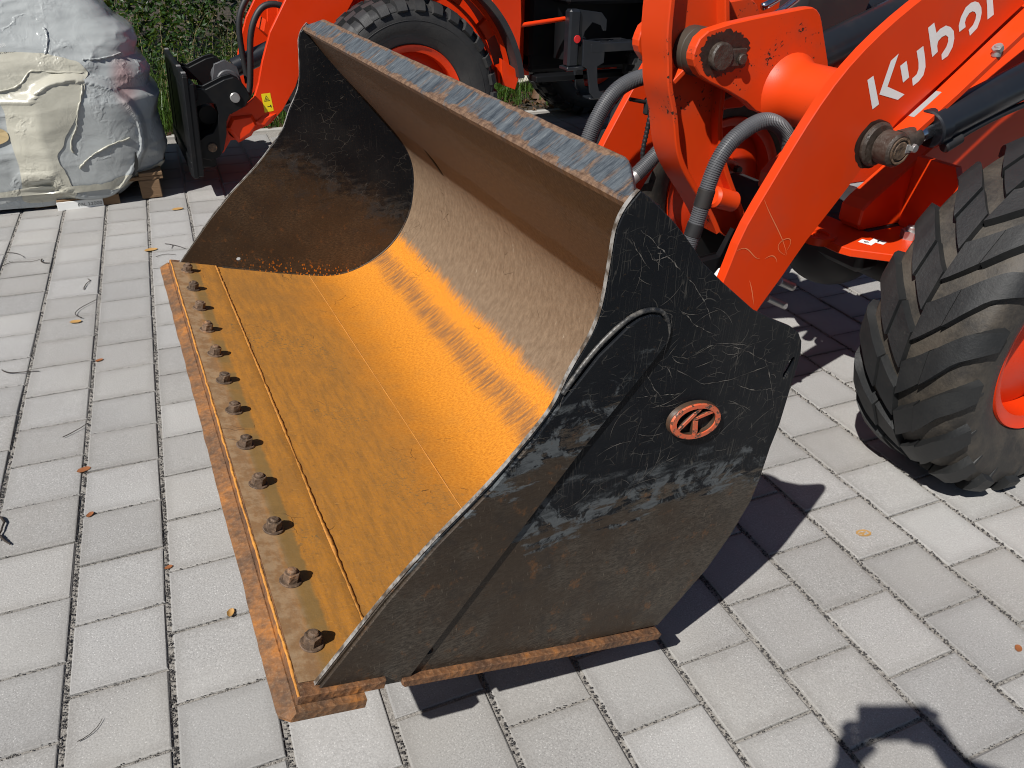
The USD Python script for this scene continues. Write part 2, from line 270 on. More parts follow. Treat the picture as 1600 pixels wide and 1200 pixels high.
# pavers
def concrete(name, rnd):
    M = Mat(name); p = M.pos(); r = M('object_info', 'random') if rnd == 'o' else M('geometry', 'random_per_island')
    fine = M.noise(p, 260, 4, .8); sp = M.vor(p, 190); spd = M.vor(M.map(p, loc=(3, 5, 1)), 150); uvn = M('separate_xyz', 'x', vector=M('uvmap', 'UV', attribute='st'))[1:].split('.')[0]; eu = M.m('subtract', .5, M.m('absolute', M.m('subtract', f'@{uvn}.x', .5))); ev = M.m('subtract', .5, M.m('absolute', M.m('subtract', f'@{uvn}.y', .5))); ed = M.m('multiply_add', M.noise(p, 34, 5, .65), .16, M.m('subtract', M.m('smoothmin', eu, ev, .08), .08)); big = M.noise(p, 9, 5, .6); cl = M.noise(p, 1.4, 3, .5)
    c = M.mix(M.step(fine, .3, .7), (.222, .216, .208), (.372, .363, .350))
    c = M.mix(M.m('multiply', M.step(sp, .26, .12), M.step(fine, .45, .6)), c, (.62, .61, .58)); c = M.mix(M.m('multiply', M.step(spd, .20, .10), .6), c, (.11, .105, .10))
    c = M.mix(M.step(big, .38, .66, 0., .28), c, (.27, .258, .242)); c = M.mix(M.step(cl, .45, .65, 0., .3), c, (.42, .41, .385)); c = M.mix(M.step(ed, .17, .0, 0., .30), c, (.165, .155, .14)); c = M.mix(M.step(M.noise(p, 55, 5, .7), .62, .75, 0., .35), c, (.52, .51, .49)); c = M.mix(M.step(M.noise(M.map(p, loc=(7, 1, 2)), 75, 5, .7), .64, .76, 0., .4), c, (.15, .14, .13))
    v = M.step(r, 0., 1., .90, 1.08)
    c = M('hsv', 'color', color=c, value=v, saturation=M.step(M.m('fraction', M.m('multiply', r, 7.3)), 0., 1., .75, 1.15), hue=.5, fac=1.)
    return M.end(base_color=c, roughness=.85, specular_ior_level=.3, normal=M.bump(M.m('add', fine, M.m('multiply', sp, .6)), .0005))
concrete('paver_concrete', 'o'); concrete('paver_concrete_far', 'i'); M = Mat('kerb_concrete'); n = M.noise(M.pos(), 60, 6, .7); M.end(base_color=M.mix(n, (.26, .25, .23), (.44, .43, .40)), roughness=.85)
M = Mat('joint_sand'); p = M.pos(); n = M.noise(p, 260, 4, .7)
M.end(base_color=M.mix(M.step(n, .3, .7), (.13, .12, .108), (.36, .34, .31)), roughness=.95, normal=M.bump(n, .003))
M = Mat('joint_gravel'); r = M('geometry', 'random_per_island'); M.end(base_color=M.ramp(r, [(0, (.04, .037, .036)), (.20, (.08, .075, .07)), (.27, (.44, .42, .39)), (.75, (.58, .56, .53)), (1, (.74, .72, .69))]), roughness=.8)
M = Mat('soil'); p = M.pos(); n = M.noise(p, 18, 8, .7); M.end(base_color=M.mix(M.step(n, .35, .7), (.018, .014, .009), (.07, .052, .034)), roughness=.95, normal=M.bump(n, .02))
def leafy(name, stops, trans=.35, rough=.45):
    M = Mat(name); r = M('geometry', 'random_per_island'); c = M.ramp(r, stops)
    a = M('principled_bsdf', 'BSDF', base_color=c, roughness=rough); b = M('translucent_bsdf', 'BSDF', color=M.mix(.5, c, (.16, .22, .02)))
    return M.surf(M('mix_closure', 'closure', fac=trans, closure1=a, closure2=b))
leafy('shrub_leaf', [(0, (.03, .075, .014)), (.4, (.09, .17, .03)), (.8, (.17, .25, .05)), (1, (.26, .29, .09))], .5)
leafy('dark_leaf', [(0, (.010, .022, .007)), (1, (.035, .06, .014))], .2)
leafy('grass_blade', [(0, (.06, .12, .018)), (.45, (.15, .21, .04)), (.75, (.30, .28, .10)), (1, (.45, .38, .18))], .3)
leafy('dry_stem', [(0, (.22, .17, .08)), (1, (.42, .34, .19))], .1, .7)
leafy('dead_leaf', [(0, (.09, .045, .02)), (.5, (.25, .15, .07)), (1, (.48, .36, .22))], .15, .7)
leafy('tan_leaf', [(0, (.42, .24, .08)), (1, (.52, .33, .12))], .1, .6); leafy('rust_leaf', [(0, (.26, .09, .03)), (1, (.34, .13, .045))], .1, .7)
paint('twig_bark', (.030, .022, .017), .8, .4); paint('stone_pale', (.55, .52, .44), .85, .3)
M = Mat('wood_pallet'); p = M.pos(); n = M.noise(M.map(p, (3, 3, 60)), 4, 6, .6); M.end(base_color=M.mix(n, (.10, .055, .026), (.26, .16, .085)), roughness=.8, normal=M.bump(n, .002))
def wrapmat(name, a, b, fold, rough):
    M = Mat(name); p = M.pos(); n = M.noise(p, 3.0, 5, .6, .8); cr = M.noise(M.map(p, (1, 1, 1), (.3, .5, .2)), 7, 4, .5, 1.2); cr2 = M.noise(M.map(p, (1, 1, 1.6), (0, .5, 0)), 4, 3, .5, .8)
    c = M.mix(n, a, b); h = M.m('add', cr, M.m('multiply', cr2, .9))
    cv = M.vor(M.map(M('mix_color', 'result', blend_type='add', fac=.35, a=p, b=M.noise(p, 5, 4, .6, 0, 'color')), (1, 1, 1.3), (.2, .4, .1)), 5.5, 'distance_to_edge'); h = M.m('multiply_add', M.m('multiply', M.step(cv, .12, .0), M.step(M.noise(p, 4, 3), .46, .64)), .45, h)
    if name == 'film_grey':
        g = M('vector_math', 'value', math_type='length', vector1=M('mapping', 'vector', vector=p, location=(-.23 / .075, 0, -.61 / .15), scale=(1 / .075, 0, 1 / .15)))
        c = M.mix(M.step(M.m('multiply_add', n, .5, g), 1.45, .5, 0., .5), c, (.36, .14, .13))
    return M.end(base_color=c, roughness=M.m('multiply_add', n, .2, rough), specular_ior_level=.5, normal=M.bump(h, fold))
wrapmat('film_grey', (.25, .265, .265), (.43, .45, .445), .0045, .12); wrapmat('film_tan', (.36, .345, .28), (.47, .455, .385), .0055, .22); wrapmat('film_red', (.34, .25, .25), (.40, .33, .32), .012, .3); wrapmat('film_yellow', (.62, .44, .20), (.62, .50, .30), .008, .3)

# ------------------------------------------------------------------ ground and paving
gs = 150.
solo('ground', (np.array([[-gs, -gs, -.06], [gs, -gs, -.06], [gs, gs, -.06], [-gs, gs, -.06]]), np.array([[0, 1, 2, 3]])), 'soil', kind='structure')
PSI = math.radians(3.5421); CW, PL = .20344, .2
def pw(u, v): return R2(np.c_[np.atleast_1d(u) * CW, np.atleast_1d(v) * PL], -PSI)      # paver lattice to world
def to_px(P): q = (np.asarray(P) - EYE) @ np.c_[RIGHT, DOWN, FWD]; return q[:, :2] / np.maximum(q[:, 2:], 1e-3) * 1200 + [800, 600], q[:, 2]
paving = thing('paving', (0, 0, 0), kind='structure')
def edge_y(x): return 4.62 - .075 * max(-2., min(x - 1.1, 4.))
cells = []
for cI in range(-12, 34):
    off = .5 * ((cI + 1) % 2)
    for k in range(-14, 34):
        cc = pw([cI + .5], [k + off + .5])[0]
        if cc[1] + .1 > edge_y(cc[0]) or cc[1] < -2.6 or cc[0] < -2.4 or cc[0] > 6.2: continue
        px, d = to_px(np.array([[*cc, 0]])); vis = d[0] > .4 and -90 < px[0, 0] < 1690 and -60 < px[0, 1] < 1330
        # ground the bucket, load and tyres stand over is never seen
        hid = (.28 < cc[0] < .98 and -.30 < cc[1] < 1.9) or (-.9 < cc[0] < .25 and 3.45 < cc[1] < 4.2) or (.8 < cc[0] < 1.5 and .6 < cc[1] < 2.6)
        cells.append((cI, k + off, d[0] if vis and not hid else 99., vis))
cells.sort(key=lambda c: c[2])
def paver_mesh(cI, v):
    g = 0.0045 + .0012 * rng.random(); gw = .0058 + .0015 * rng.random()
    u0, u1, v0, v1 = cI * CW + gw, (cI + 1) * CW - gw, v * PL + g * .6, (v + 1) * PL - g * .6
    ch, dz = .0035, -.0035; z = rng.normal(0, .0008); tx, ty = rng.normal(0, .006, 2); cx, cy = (u0 + u1) / 2, (v0 + v1) / 2
    ring = lambda i: np.array([[u0 + i, v0 + i], [u1 - i, v0 + i], [u1 - i, v1 - i], [u0 + i, v1 - i]])
    V = []
    for i, zz in ((0, -.04), (0, dz), (ch * .4, dz * .3), (ch, 0)):
        r = ring(i); r = r + rng.normal(0, .0006, r.shape) * (i < ch)
        V.append(np.c_[R2(r, -PSI), z + zz + (r[:, 0] - cx) * tx + (r[:, 1] - cy) * ty])
    F = []
    for k in range(3):
        for i in range(4): F.append([4 * k + i, 4 * k + (i + 1) % 4, 4 * k + 4 + (i + 1) % 4, 4 * k + 4 + i])
    F.append([12, 13, 14, 15]); uv = np.vstack([(ring(i) - [u0, v0]) / [u1 - u0, v1 - v0] for i in (0, 0, ch * .4, ch)]); return np.vstack(V), np.array(F), uv
rest = []
for n, (cI, v, d, vis) in enumerate(cells):
    mv, mf, mu = paver_mesh(cI, v)
    if n < 300 and d < 90: part(paving, 'paver', (mv, mf), 'paver_concrete', uv=mu)
    else: rest.append((mv, mf, mu))
part(paving, 'paver_field', (np.vstack([q[0] for q in rest]), np.vstack([q[1] + 16 * i for i, q in enumerate(rest)])), 'paver_concrete_far', uv=np.vstack([q[2] for q in rest]), kind='stuff')
bx = np.array([[-2.6, -2.8], [6.4, -2.8], [6.4, edge_y(6.4)], [1.1, edge_y(1.1)], [-2.6, edge_y(-2.6)]])
part(paving, 'bedding', (np.c_[bx, np.full(5, -.0055)], tri(bx)), 'joint_sand')
# loose chippings in the joints
G = []; o6 = np.array([[1, 0, 0], [-1, 0, 0], [0, 1, 0], [0, -1, 0], [0, 0, 1], [0, 0, -1]], float); f8 = np.array([[0, 2, 4], [2, 1, 4], [1, 3, 4], [3, 0, 4], [2, 0, 5], [1, 2, 5], [3, 1, 5], [0, 3, 5]])
gp = []
for cI, v, d, vis in cells:
    if not vis or d > 4.2: continue
    n = int(70 if d < 2.2 else 44 if d < 3 else 20)
    gp.append(np.c_[cI * CW + rng.uniform(-.0055, .0055, n), v * PL + rng.random(n) * PL, rng.uniform(.0015, .0034, n), rng.uniform(-.0030, .0006, n)])
    n2 = n * 2 // 3; gp.append(np.c_[cI * CW + rng.random(n2) * CW, v * PL + rng.uniform(-.0035, .0035, n2), rng.uniform(.0010, .0020, n2), rng.uniform(-.0030, .0002, n2)])
gp = np.vstack(gp); N = len(gp); c2 = R2(gp[:, :2], -PSI)
V = o6[None] * rng.uniform(.6, 1.35, (N, 6, 1)) * gp[:, 2][:, None, None] * np.array([1, 1, .8]); a = rng.random(N) * 6.28; ca, sa = np.cos(a)[:, None], np.sin(a)[:, None]
V = np.stack([V[..., 0] * ca - V[..., 1] * sa, V[..., 0] * sa + V[..., 1] * ca, V[..., 2]], -1) + np.c_[c2, gp[:, 3]][:, None]
part(paving, 'joint_chippings', (V.reshape(-1, 3), (f8[None] + 6 * np.arange(N)[:, None, None]).reshape(-1, 3)), 'joint_gravel', kind='stuff')
# flush edging stones where the paving meets the verge
x = -2.4
while x < 5.8:
    w = .42; x1 = x + w; y0, y1 = edge_y(x), edge_y(x1); P = np.array([[x + .004, y0], [x1 - .004, y1], [x1 - .004, y1 + .07], [x + .004, y0 + .07]])
    part(paving, 'edging_stone', trimesh.Trimesh(np.vstack([np.c_[P, np.full(4, -.05)], np.c_[P, np.full(4, .008 + rng.normal(0, .003))]]), np.array([[4, 5, 6], [4, 6, 7], [0, 1, 5], [0, 5, 4], [1, 2, 6], [1, 6, 5], [2, 3, 7], [2, 7, 6], [3, 0, 4], [3, 4, 7]]), process=False), 'kerb_concrete'); x = x1
nx = 60; X, Y = np.meshgrid(np.linspace(-14, 20, nx), np.r_[np.linspace(4.5, 8, 20), np.linspace(8.5, 30, 20)]); Yb = Y.copy()
for i in range(nx): Yb[0, i] = edge_y(X[0, i]) + .06
Z = -.03 + .09 * (meshkit.fbm(np.stack([X * 1.3, Yb * 1.3, X * 0], -1)) - .35) + np.clip(Yb - 8, 0, 50) * .05; Z[0] = -.02; r, c = X.shape; idx = np.arange(r * c).reshape(r, c)
solo('verge', (np.c_[X.ravel(), Yb.ravel(), Z.ravel()], np.stack([idx[:-1, :-1], idx[:-1, 1:], idx[1:, 1:], idx[1:, :-1]], -1).reshape(-1, 4)), 'soil', kind='structure', smooth=True)

# ------------------------------------------------------------------ loader bucket
TH = math.atan2(.145, .522); ct, sn = math.cos(TH), math.sin(TH); B0 = np.array([.183, .368])   # floor runs back and down from the cutting edge
def fl(s, n=0.): return B0 + np.array([ct, -sn]) * s + np.array([sn, ct]) * n
YN, YF = -.458, 1.410; IN, IF = -.449, 1.400
bucket = thing('loader_bucket', (.957, .476, .14), 'wide rusty black steel loader bucket with orange rust floor, in the foreground', 'bucket')
prof = [(.215, .331), (.23, .346), (.359, .491), (.442, .573), (.539, .657), (.608, .728), (.643, .772), (.667, .822), (.683, .849), (.706, .893), (.714, .924), (.719, .969), (.722, 1.008), (.725, 1.036), (.734, 1.058), (.757, 1.083),
        (.775, 1.071), (.815, 1.036), (.842, 1.009), (.867, .981), (.886, .958), (.928, .921), (1.009, .855), (1.022, .849), (1.057, .829), (1.099, .808), (1.122, .791), (1.135, .771), (1.14, .749), (1.14, .728), (1.137, .694), (1.135, .66), (1.131, .599), (1.121, .547), (1.113, .472), (1.102, .420), (1.069, .347), (1.024, .273), (.958, .200), (.920, .158)]
# slot near the rear corner, cut out of the near and far plates
def slotted(y0, y1):
    m = prism(prof, y0, y1, .0015); t = np.linspace(0, 2 * np.pi, 18)[:-1]
    k = cat(*[prism(np.array(o) + R2(np.c_[np.cos(t) * a_, np.sin(t) * b_], 1.25), y0 - .05, y1 + .05, .0005) for o, a_, b_ in (((1.118, .722), .022, .008), ((.427, .337), .0075, .0075))])
    try:
        mm, kk = trimesh.Trimesh(m.vertices, m.faces), trimesh.Trimesh(k.vertices, k.faces)
        ks = kk.split(); kk = ks[0] if len(ks) == 1 else trimesh.boolean.union(list(ks), engine='manifold')
        return trimesh.boolean.difference([mm, kk], engine='manifold')
    except Exception as ex: return m
part(bucket, 'side_plate', slotted(YN, IN), 'side_near', label='scratched near side plate worn to bare steel below')
part(bucket, 'side_plate', slotted(IF, YF), 'side_far', label='far side plate, dark paint worn brown inside')
strip = [(.222, .337), (.231, .346), (.359, .491), (.442, .573), (.539, .657), (.608, .728), (.643, .772), (.67, .802), (.707, .845), (.755, .884), (.774, .893), (.794, .895), (.812, .890), (.826, .874), (.832, .855), (.829, .838), (.814, .818), (.687, .673), (.391, .307), (.383, .293)]
strip = [tuple(np.array(q) + (.003, -.002)) for q in strip]
part(bucket, 'wear_strip', prism(strip, YN - .0065, YN - .0003, .0016), 'strip_worn', label='worn reinforcing strip on the near side plate')
part(bucket, 'wear_strip', prism(strip, YF + .0003, YF + .007, .002), 'strip_worn')
bw = ribbon(spline(xz([(.655, .787), (.70, .843), (.75, .885), (.772, .896), (.795, .899), (.815, .893), (.829, .877), (.836, .856), (.833, .838)], YN - .006), 60), .008, [0, -1, 0])
part(bucket, 'weld_bead', tube(spline(xz([(.655, .789), (.70, .846), (.75, .887), (.772, .897), (.795, .8995), (.815, .894), (.830, .878), (.836, .856), (.833, .836)], YN - .0008), 150), .0042 + .00015 * np.sin(np.arange(150) * 1.5), 10), 'bead_steel', smooth=True)
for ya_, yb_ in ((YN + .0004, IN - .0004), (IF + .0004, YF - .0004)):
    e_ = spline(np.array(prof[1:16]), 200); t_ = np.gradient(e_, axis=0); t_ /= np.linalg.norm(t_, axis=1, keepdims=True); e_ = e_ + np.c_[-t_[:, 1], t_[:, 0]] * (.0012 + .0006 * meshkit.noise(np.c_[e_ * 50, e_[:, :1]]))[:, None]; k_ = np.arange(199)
    part(bucket, 'worn_edge', (np.vstack([xz(e_, ya_), xz(e_, yb_)]), np.c_[k_, k_ + 1, k_ + 201, k_ + 200]), 'highlight_steel', smooth=True)  # worn edge strip whose pale colour paints in the highlight line
# shell: floor, radius, back wall up to the lip
inner = spline([fl(.166, .0), fl(.30, .0), fl(.42, .0), fl(.50, .002), (.765, .2205), (.862, .237), (.937, .272), (.990, .312), (1.038, .372), (1.070, .440), (1.084, .515), (1.086, .575), (1.072, .640), (1.010, .740), (.906, .862), (.745, 1.072)], 120)
fl_s = np.linspace(.030, .166, 8); flat = np.array([fl(s, .0045) for s in fl_s])
curve = np.vstack([flat, [fl(.172, .0)], inner[1:]])
sarc = np.r_[0, np.cumsum(np.linalg.norm(np.diff(curve, axis=0), axis=1))] + .030
ys = np.linspace(IN, IF, 60); nc, ny = len(curve), len(ys)
tz = np.gradient(curve, axis=0); tz /= np.linalg.norm(tz, axis=1, keepdims=True); nn = np.c_[-tz[:, 1], tz[:, 0]]
V = np.array([[q[0], y, q[1]] for q in curve for y in ys]); UV = np.array([[s, y + 1] for s in sarc for y in ys])
dent = .003 * (meshkit.fbm(np.c_[UV * 7, UV[:, :1] * 0], 3) - .5); nv = np.repeat(nn, ny, 0); V[:, 0] += nv[:, 0] * dent; V[:, 2] += nv[:, 1] * dent
idx = np.arange(nc * ny).reshape(nc, ny); F = np.stack([idx[:-1, :-1], idx[:-1, 1:], idx[1:, 1:], idx[1:, :-1]], -1).reshape(-1, 4)
part(bucket, 'shell', (V, F), 'shell_rust', smooth=True, uv=UV, label='rust covered inside of the bucket, bright orange floor and brown back wall')
outer = inner[3:] - np.c_[-np.gradient(inner[3:], axis=0)[:, 1], np.gradient(inner[3:], axis=0)[:, 0]] / np.linalg.norm(np.gradient(inner[3:], axis=0), axis=1, keepdims=True) * .016
Vo = np.array([[q[0], y, q[1]] for q in outer for y in (IN, IF)]); io = np.arange(len(outer)) * 2
part(bucket, 'shell_back', (Vo, np.stack([io[:-1], io[:-1] + 1, io[1:] + 1, io[1:]], -1)), 'black_paint', smooth=True)
# base edge (bolted over the cutting edge) and floor plate seen edge-on below the side plates
part(bucket, 'base_edge', prism([fl(.024, -.016), fl(.024, -.001), fl(.030, .0018), fl(.169, .0018), fl(.169, -.016)], YN - .016, YF + .016, .0015), 'rust_edge')
part(bucket, 'floor_plate', prism([fl(.208, -.026), fl(.202, -.020), fl(.202, -.010), fl(.50, -.0115), fl(.765, -.013), fl(.772, -.018), fl(.768, -.031), fl(.5, -.030)], YN - .014, YF + .014, .0015), 'rust_edge')
def wavy_edge():
    n = 160; yy = np.linspace(YN - .030, YF + .030, n); V = []
    for k, y in enumerate(yy):
        e = min(1., min(y - yy[0], yy[-1] - y) / .022); e = math.sqrt(max(0, 1 - (1 - e) ** 2)); w = (.0025 * (meshkit.noise([[y * 18, 0, 0]])[0] - .5) + .003 * max(0, meshkit.noise([[y * 45, 5, 0]])[0] - .7)); f0 = -.002 + w + (1 - e) * .018
        for q in (fl(f0, -.0345), fl(f0 - .001, -.029), fl(.0215, -.0155), fl(.026, -.0165), fl(.135, -.0165), fl(.135, -.0345)): V.append([q[0], y, q[1]])
    F = []
    for k in range(n - 1):
        for i in range(6): a, b = 6 * k + i, 6 * k + (i + 1) % 6; F.append([a, b, b + 6, a + 6])
    for s in (0, 6 * (n - 1)): F += [[s, s + 1, s + 2, s + 3], [s, s + 3, s + 4, s + 5]]
    return np.array(V), np.array(F)
part(bucket, 'cutting_edge', wavy_edge(), 'edge_rust', label='rusty bolt-on cutting edge with a bevelled front')
def bead(s, n, r, mat, y0=IN, y1=IF, name='weld_bead'):
    yy = np.linspace(y0, y1, 260); q = fl(s, n); P = np.c_[np.full(260, q[0]), yy, np.full(260, q[1])]; j = meshkit.fbm(np.c_[yy * 22, yy * 0, yy * 0 + s], 3)
    P[:, 0] += (j - .5) * .0035; return part(bucket, name, tube(P, r * (.8 + .5 * meshkit.noise(np.c_[yy * 90, yy * 0, yy * 0 + 3])), 8), mat, smooth=50)
bead(.171, -.0012, .0050, 'weld_rust'); bead(.0275, -.0006, .0026, 'weld_rust', YN - .014, YF + .014)
part(bucket, 'seam', tube(np.array([[*(lambda q: (q[0], y, q[1]))(fl(.497, .0018))] for y in np.linspace(IN, IF, 120)]), .0013, 6), 'shell_seam' if 'shell_seam' in L else 'weld_rust', smooth=True)
for y in (IN, IF):      # fillet between shell and side plates
    sg = 1 if y == IN else -1; q = inner[2:108]; part(bucket, 'weld_bead', tube(xz(q, y + sg * .002), .004, 8), 'rust_edge' if sg > 0 else 'side_far', smooth=True)
up = np.array([sn, 0, ct])
for k, y in enumerate([1.321, 1.165, 1.011, .856, .701, .547, .394, .240, .087, -.066, -.218, -.374]):
    q = fl(.0695, .004); c = np.array([q[0], y, q[1]]); a = rng.random() * 1.05
    m = hexnut(c + up * .012, up, .0152, .0175); Rm = trimesh.transformations.rotation_matrix(a, up, c); m.apply_transform(Rm)
    b = part(bucket, 'bolt', cat(m, rod(c + up * .018, c + up * rng.uniform(.024, .029), .009, .0025, 14)), 'bolt_rust', smooth=25)
    part(b, 'washer', rod(c - up * .001, c + up * .0040, .0205, .0012, 22), 'bolt_rust', smooth=30)
# lip along the top, ends cut off at an angle
l0, l1 = np.array([.743, 1.068]), np.array([.793, 1.101]); ln = np.array([-(l1 - l0)[1], (l1 - l0)[0]]) / np.linalg.norm(l1 - l0); ll = np.linalg.norm(l1 - l0)
yy = np.linspace(YN + .002, YF - .002, 140); V, UV = [], []
for y in yy:
    d = min(y - yy[0], yy[-1] - y); s1 = ll * min(1, .18 + d / .105); w = .0012 * (meshkit.noise([[y * 30, 0, 0]])[0] - .5); s1 += w
    for s, n in ((-.004, -.012), (-.004, 0), (0, .0018), (s1 * .5, .0012 + w * .6), (s1 - .002, .0018), (s1, 0), (s1, -.012)):
        q = l0 + (l1 - l0) / ll * s + ln * n; V.append([q[0], y, q[1]]); UV.append([s + .002, y + 1])
n = len(yy); F = []
for k in range(n - 1):
    for i in range(7): a, b = 7 * k + i, 7 * k + (i + 1) % 7; F.append([a, a + 7, b + 7, b])
for s in (0, 7 * (n - 1)): F += [[s, s + 1, s + 2, s + 2], [s, s + 2, s + 4, s + 4], [s, s + 4, s + 5, s + 6]]
part(bucket, 'top_lip', (np.array(V), np.array(F)), 'lip_worn', uv=np.array(UV), label='blue-grey and rust flat bar along the top of the bucket')
part(bucket, 'rear_frame', cat(prism([(.80, 1.045), (.98, .90), (1.16, .74), (1.17, .40), (1.11, .40), (1.09, .62), (.90, .90), (.78, 1.05)], -.10, -.08), prism([(.80, 1.045), (.98, .90), (1.16, .74), (1.17, .40), (1.11, .40), (1.09, .62), (.90, .90), (.78, 1.05)], 1.03, 1.05), cbox((1.07, .476, .80), (.02, 1.14, .22), .004, None), cbox((1.14, .476, .50), (.03, 1.14, .3), .004)), 'black_paint')
for y in (.20, .75): part(bucket, 'hitch_ear', prism([(1.13, .78), (1.30, .66), (1.36, .52), (1.34, .36), (1.12, .34)], y - .012, y + .012), 'black_paint')
part(bucket, 'hitch_hood', prism([(1.00, .80), (1.20, .74), (1.40, .60), (1.38, .57), (1.19, .70), (1.0, .77)], .22, .72), 'black_paint')
# cast oval emblem
EC = np.array([.917, .670]); t = np.linspace(0, 2 * np.pi, 49)[:-1]
def ering(a0, b0, a1, b1, y0, y1):
    o = EC + R2(np.c_[np.cos(t) * a1, np.sin(t) * b1], -TH); i = EC + R2(np.c_[np.cos(t) * a0, np.sin(t) * b0], -TH); n = len(t); oo = EC + (o - EC) * 1.09
    V = np.vstack([xz(i, y0), xz(i, y1), xz(o, y1), xz(o + (o - EC) * .05, y1 + .003), xz(oo, y0)]); k = np.arange(n); F = [np.c_[a * n + k, a * n + (k + 1) % n, (a + 1) * n + (k + 1) % n, (a + 1) * n + k] for a in range(4)]
    return V, np.vstack(F)
em = part(bucket, 'emblem', ering(.0435, .0265, .0535, .0340, YN, YN - .011), 'emblem_paint', smooth=25, label='raised oval orange emblem with a slanted K')
for bar in ([(-.040, -.0205), (-.030, -.0240), (.008, .0300), (-.004, .0300)], [(-.006, -.001), (-.008, .006), (.030, .0265), (.039, .0215), (.036, .017)], [(-.008, .0015), (.006, .0015), (.018, -.0270), (.005, -.0300)]):
    part(em, 'emblem_bar', prism(EC + R2(np.array(bar) * .93, -TH), YN - .009, YN - .0002, .0015), 'emblem_paint')
SC = [[(0.803, 0.892), (0.84, 0.882), (0.838, 0.841), (0.835, 0.796)], [(0.852, 0.809), (0.885, 0.796), (0.927, 0.809), (0.998, 0.788), (1.089, 0.735)], [(0.823, 0.799), (0.869, 0.776), (0.928, 0.737), (0.997, 0.732), (1.095, 0.74)], [(1.055, 0.756), (1.084, 0.697), (1.102, 0.645)], [(0.85, 0.893), (0.894, 0.851), (0.937, 0.825)], [(0.793, 0.747), (0.838, 0.738), (0.888, 0.728)], [(0.805, 0.791), (0.822, 0.758), (0.846, 0.727)], [(0.647, 0.763), (0.656, 0.795), (0.683, 0.796)], [(0.98, 0.749), (1.011, 0.791), (1.052, 0.794)], [(1.0, 0.718), (1.049, 0.693), (1.102, 0.686)], [(0.763, 1.027), (0.812, 0.987), (0.853, 0.945)], [(0.853, 0.945), (0.898, 0.894), (0.918, 0.857)], [(0.748, 1.02), (0.768, 0.989), (0.787, 0.966)], [(0.829, 0.984), (0.791, 0.98), (0.777, 1.002)]]
rb = []
for k, q0 in enumerate(SC):
    P0 = np.array(q0); sp_ = np.r_[0, np.cumsum(np.linalg.norm(np.diff(P0, axis=0), axis=1))]; u_ = np.linspace(0, sp_[-1], 60); q = .6 * np.c_[np.interp(u_, sp_, P0[:, 0]), np.interp(u_, sp_, P0[:, 1])] + .4 * spline(q0, 60)
    q = q + .005 * (np.c_[meshkit.fbm(np.c_[q * 55, np.full(60, k)], 3), meshkit.fbm(np.c_[q * 55, np.full(60, k + 9)], 3)] - .5)
    w = .0019 * np.clip(np.sin(np.linspace(.15, 3.0, 60)), .1, 1) * (.15 + 1.3 * meshkit.noise(np.c_[np.arange(60) * .45, np.full(60, k), np.zeros(60)]) ** 2); rb.append(ribbon(xz(q, YN - (.0070 if k == 7 else .0006)), w, [0, -1, 0]))
pp = Polygon(prof).buffer(-.02).difference(Polygon(strip).buffer(.012))
import shapely
for k in range(150):
    c_ = np.array([rng.uniform(.70, 1.13), rng.uniform(.56, 1.04)]); a_ = rng.normal(.35, .9); l_ = rng.uniform(.008, .06) * rng.random() ** .5; u_ = np.linspace(-1, 1, 14)[:, None]; q = c_ + u_ * l_ * [math.cos(a_), math.sin(a_)] + (u_ ** 2) * rng.normal(0, .18) * l_ * np.array([-math.sin(a_), math.cos(a_)])
    if not shapely.contains_xy(pp, q[:, 0], q[:, 1]).all() or np.hypot(*(c_ - [.917, .67])) < .075: continue
    rb.append(ribbon(xz(q, YN - .0005), rng.uniform(.0004, .0011) * np.sin(np.linspace(.2, 2.9, 14)), [0, -1, 0]))
M = Mat('scratch'); n = M.noise(M.pos(), 80, 4); M.end(base_color=M.mix(M.step(n, .35, .65), (.035, .032, .03), (.17, .155, .135)), roughness=.5)
part(bucket, 'scratch_marks', cat(*rb), 'scratch', kind='stuff')

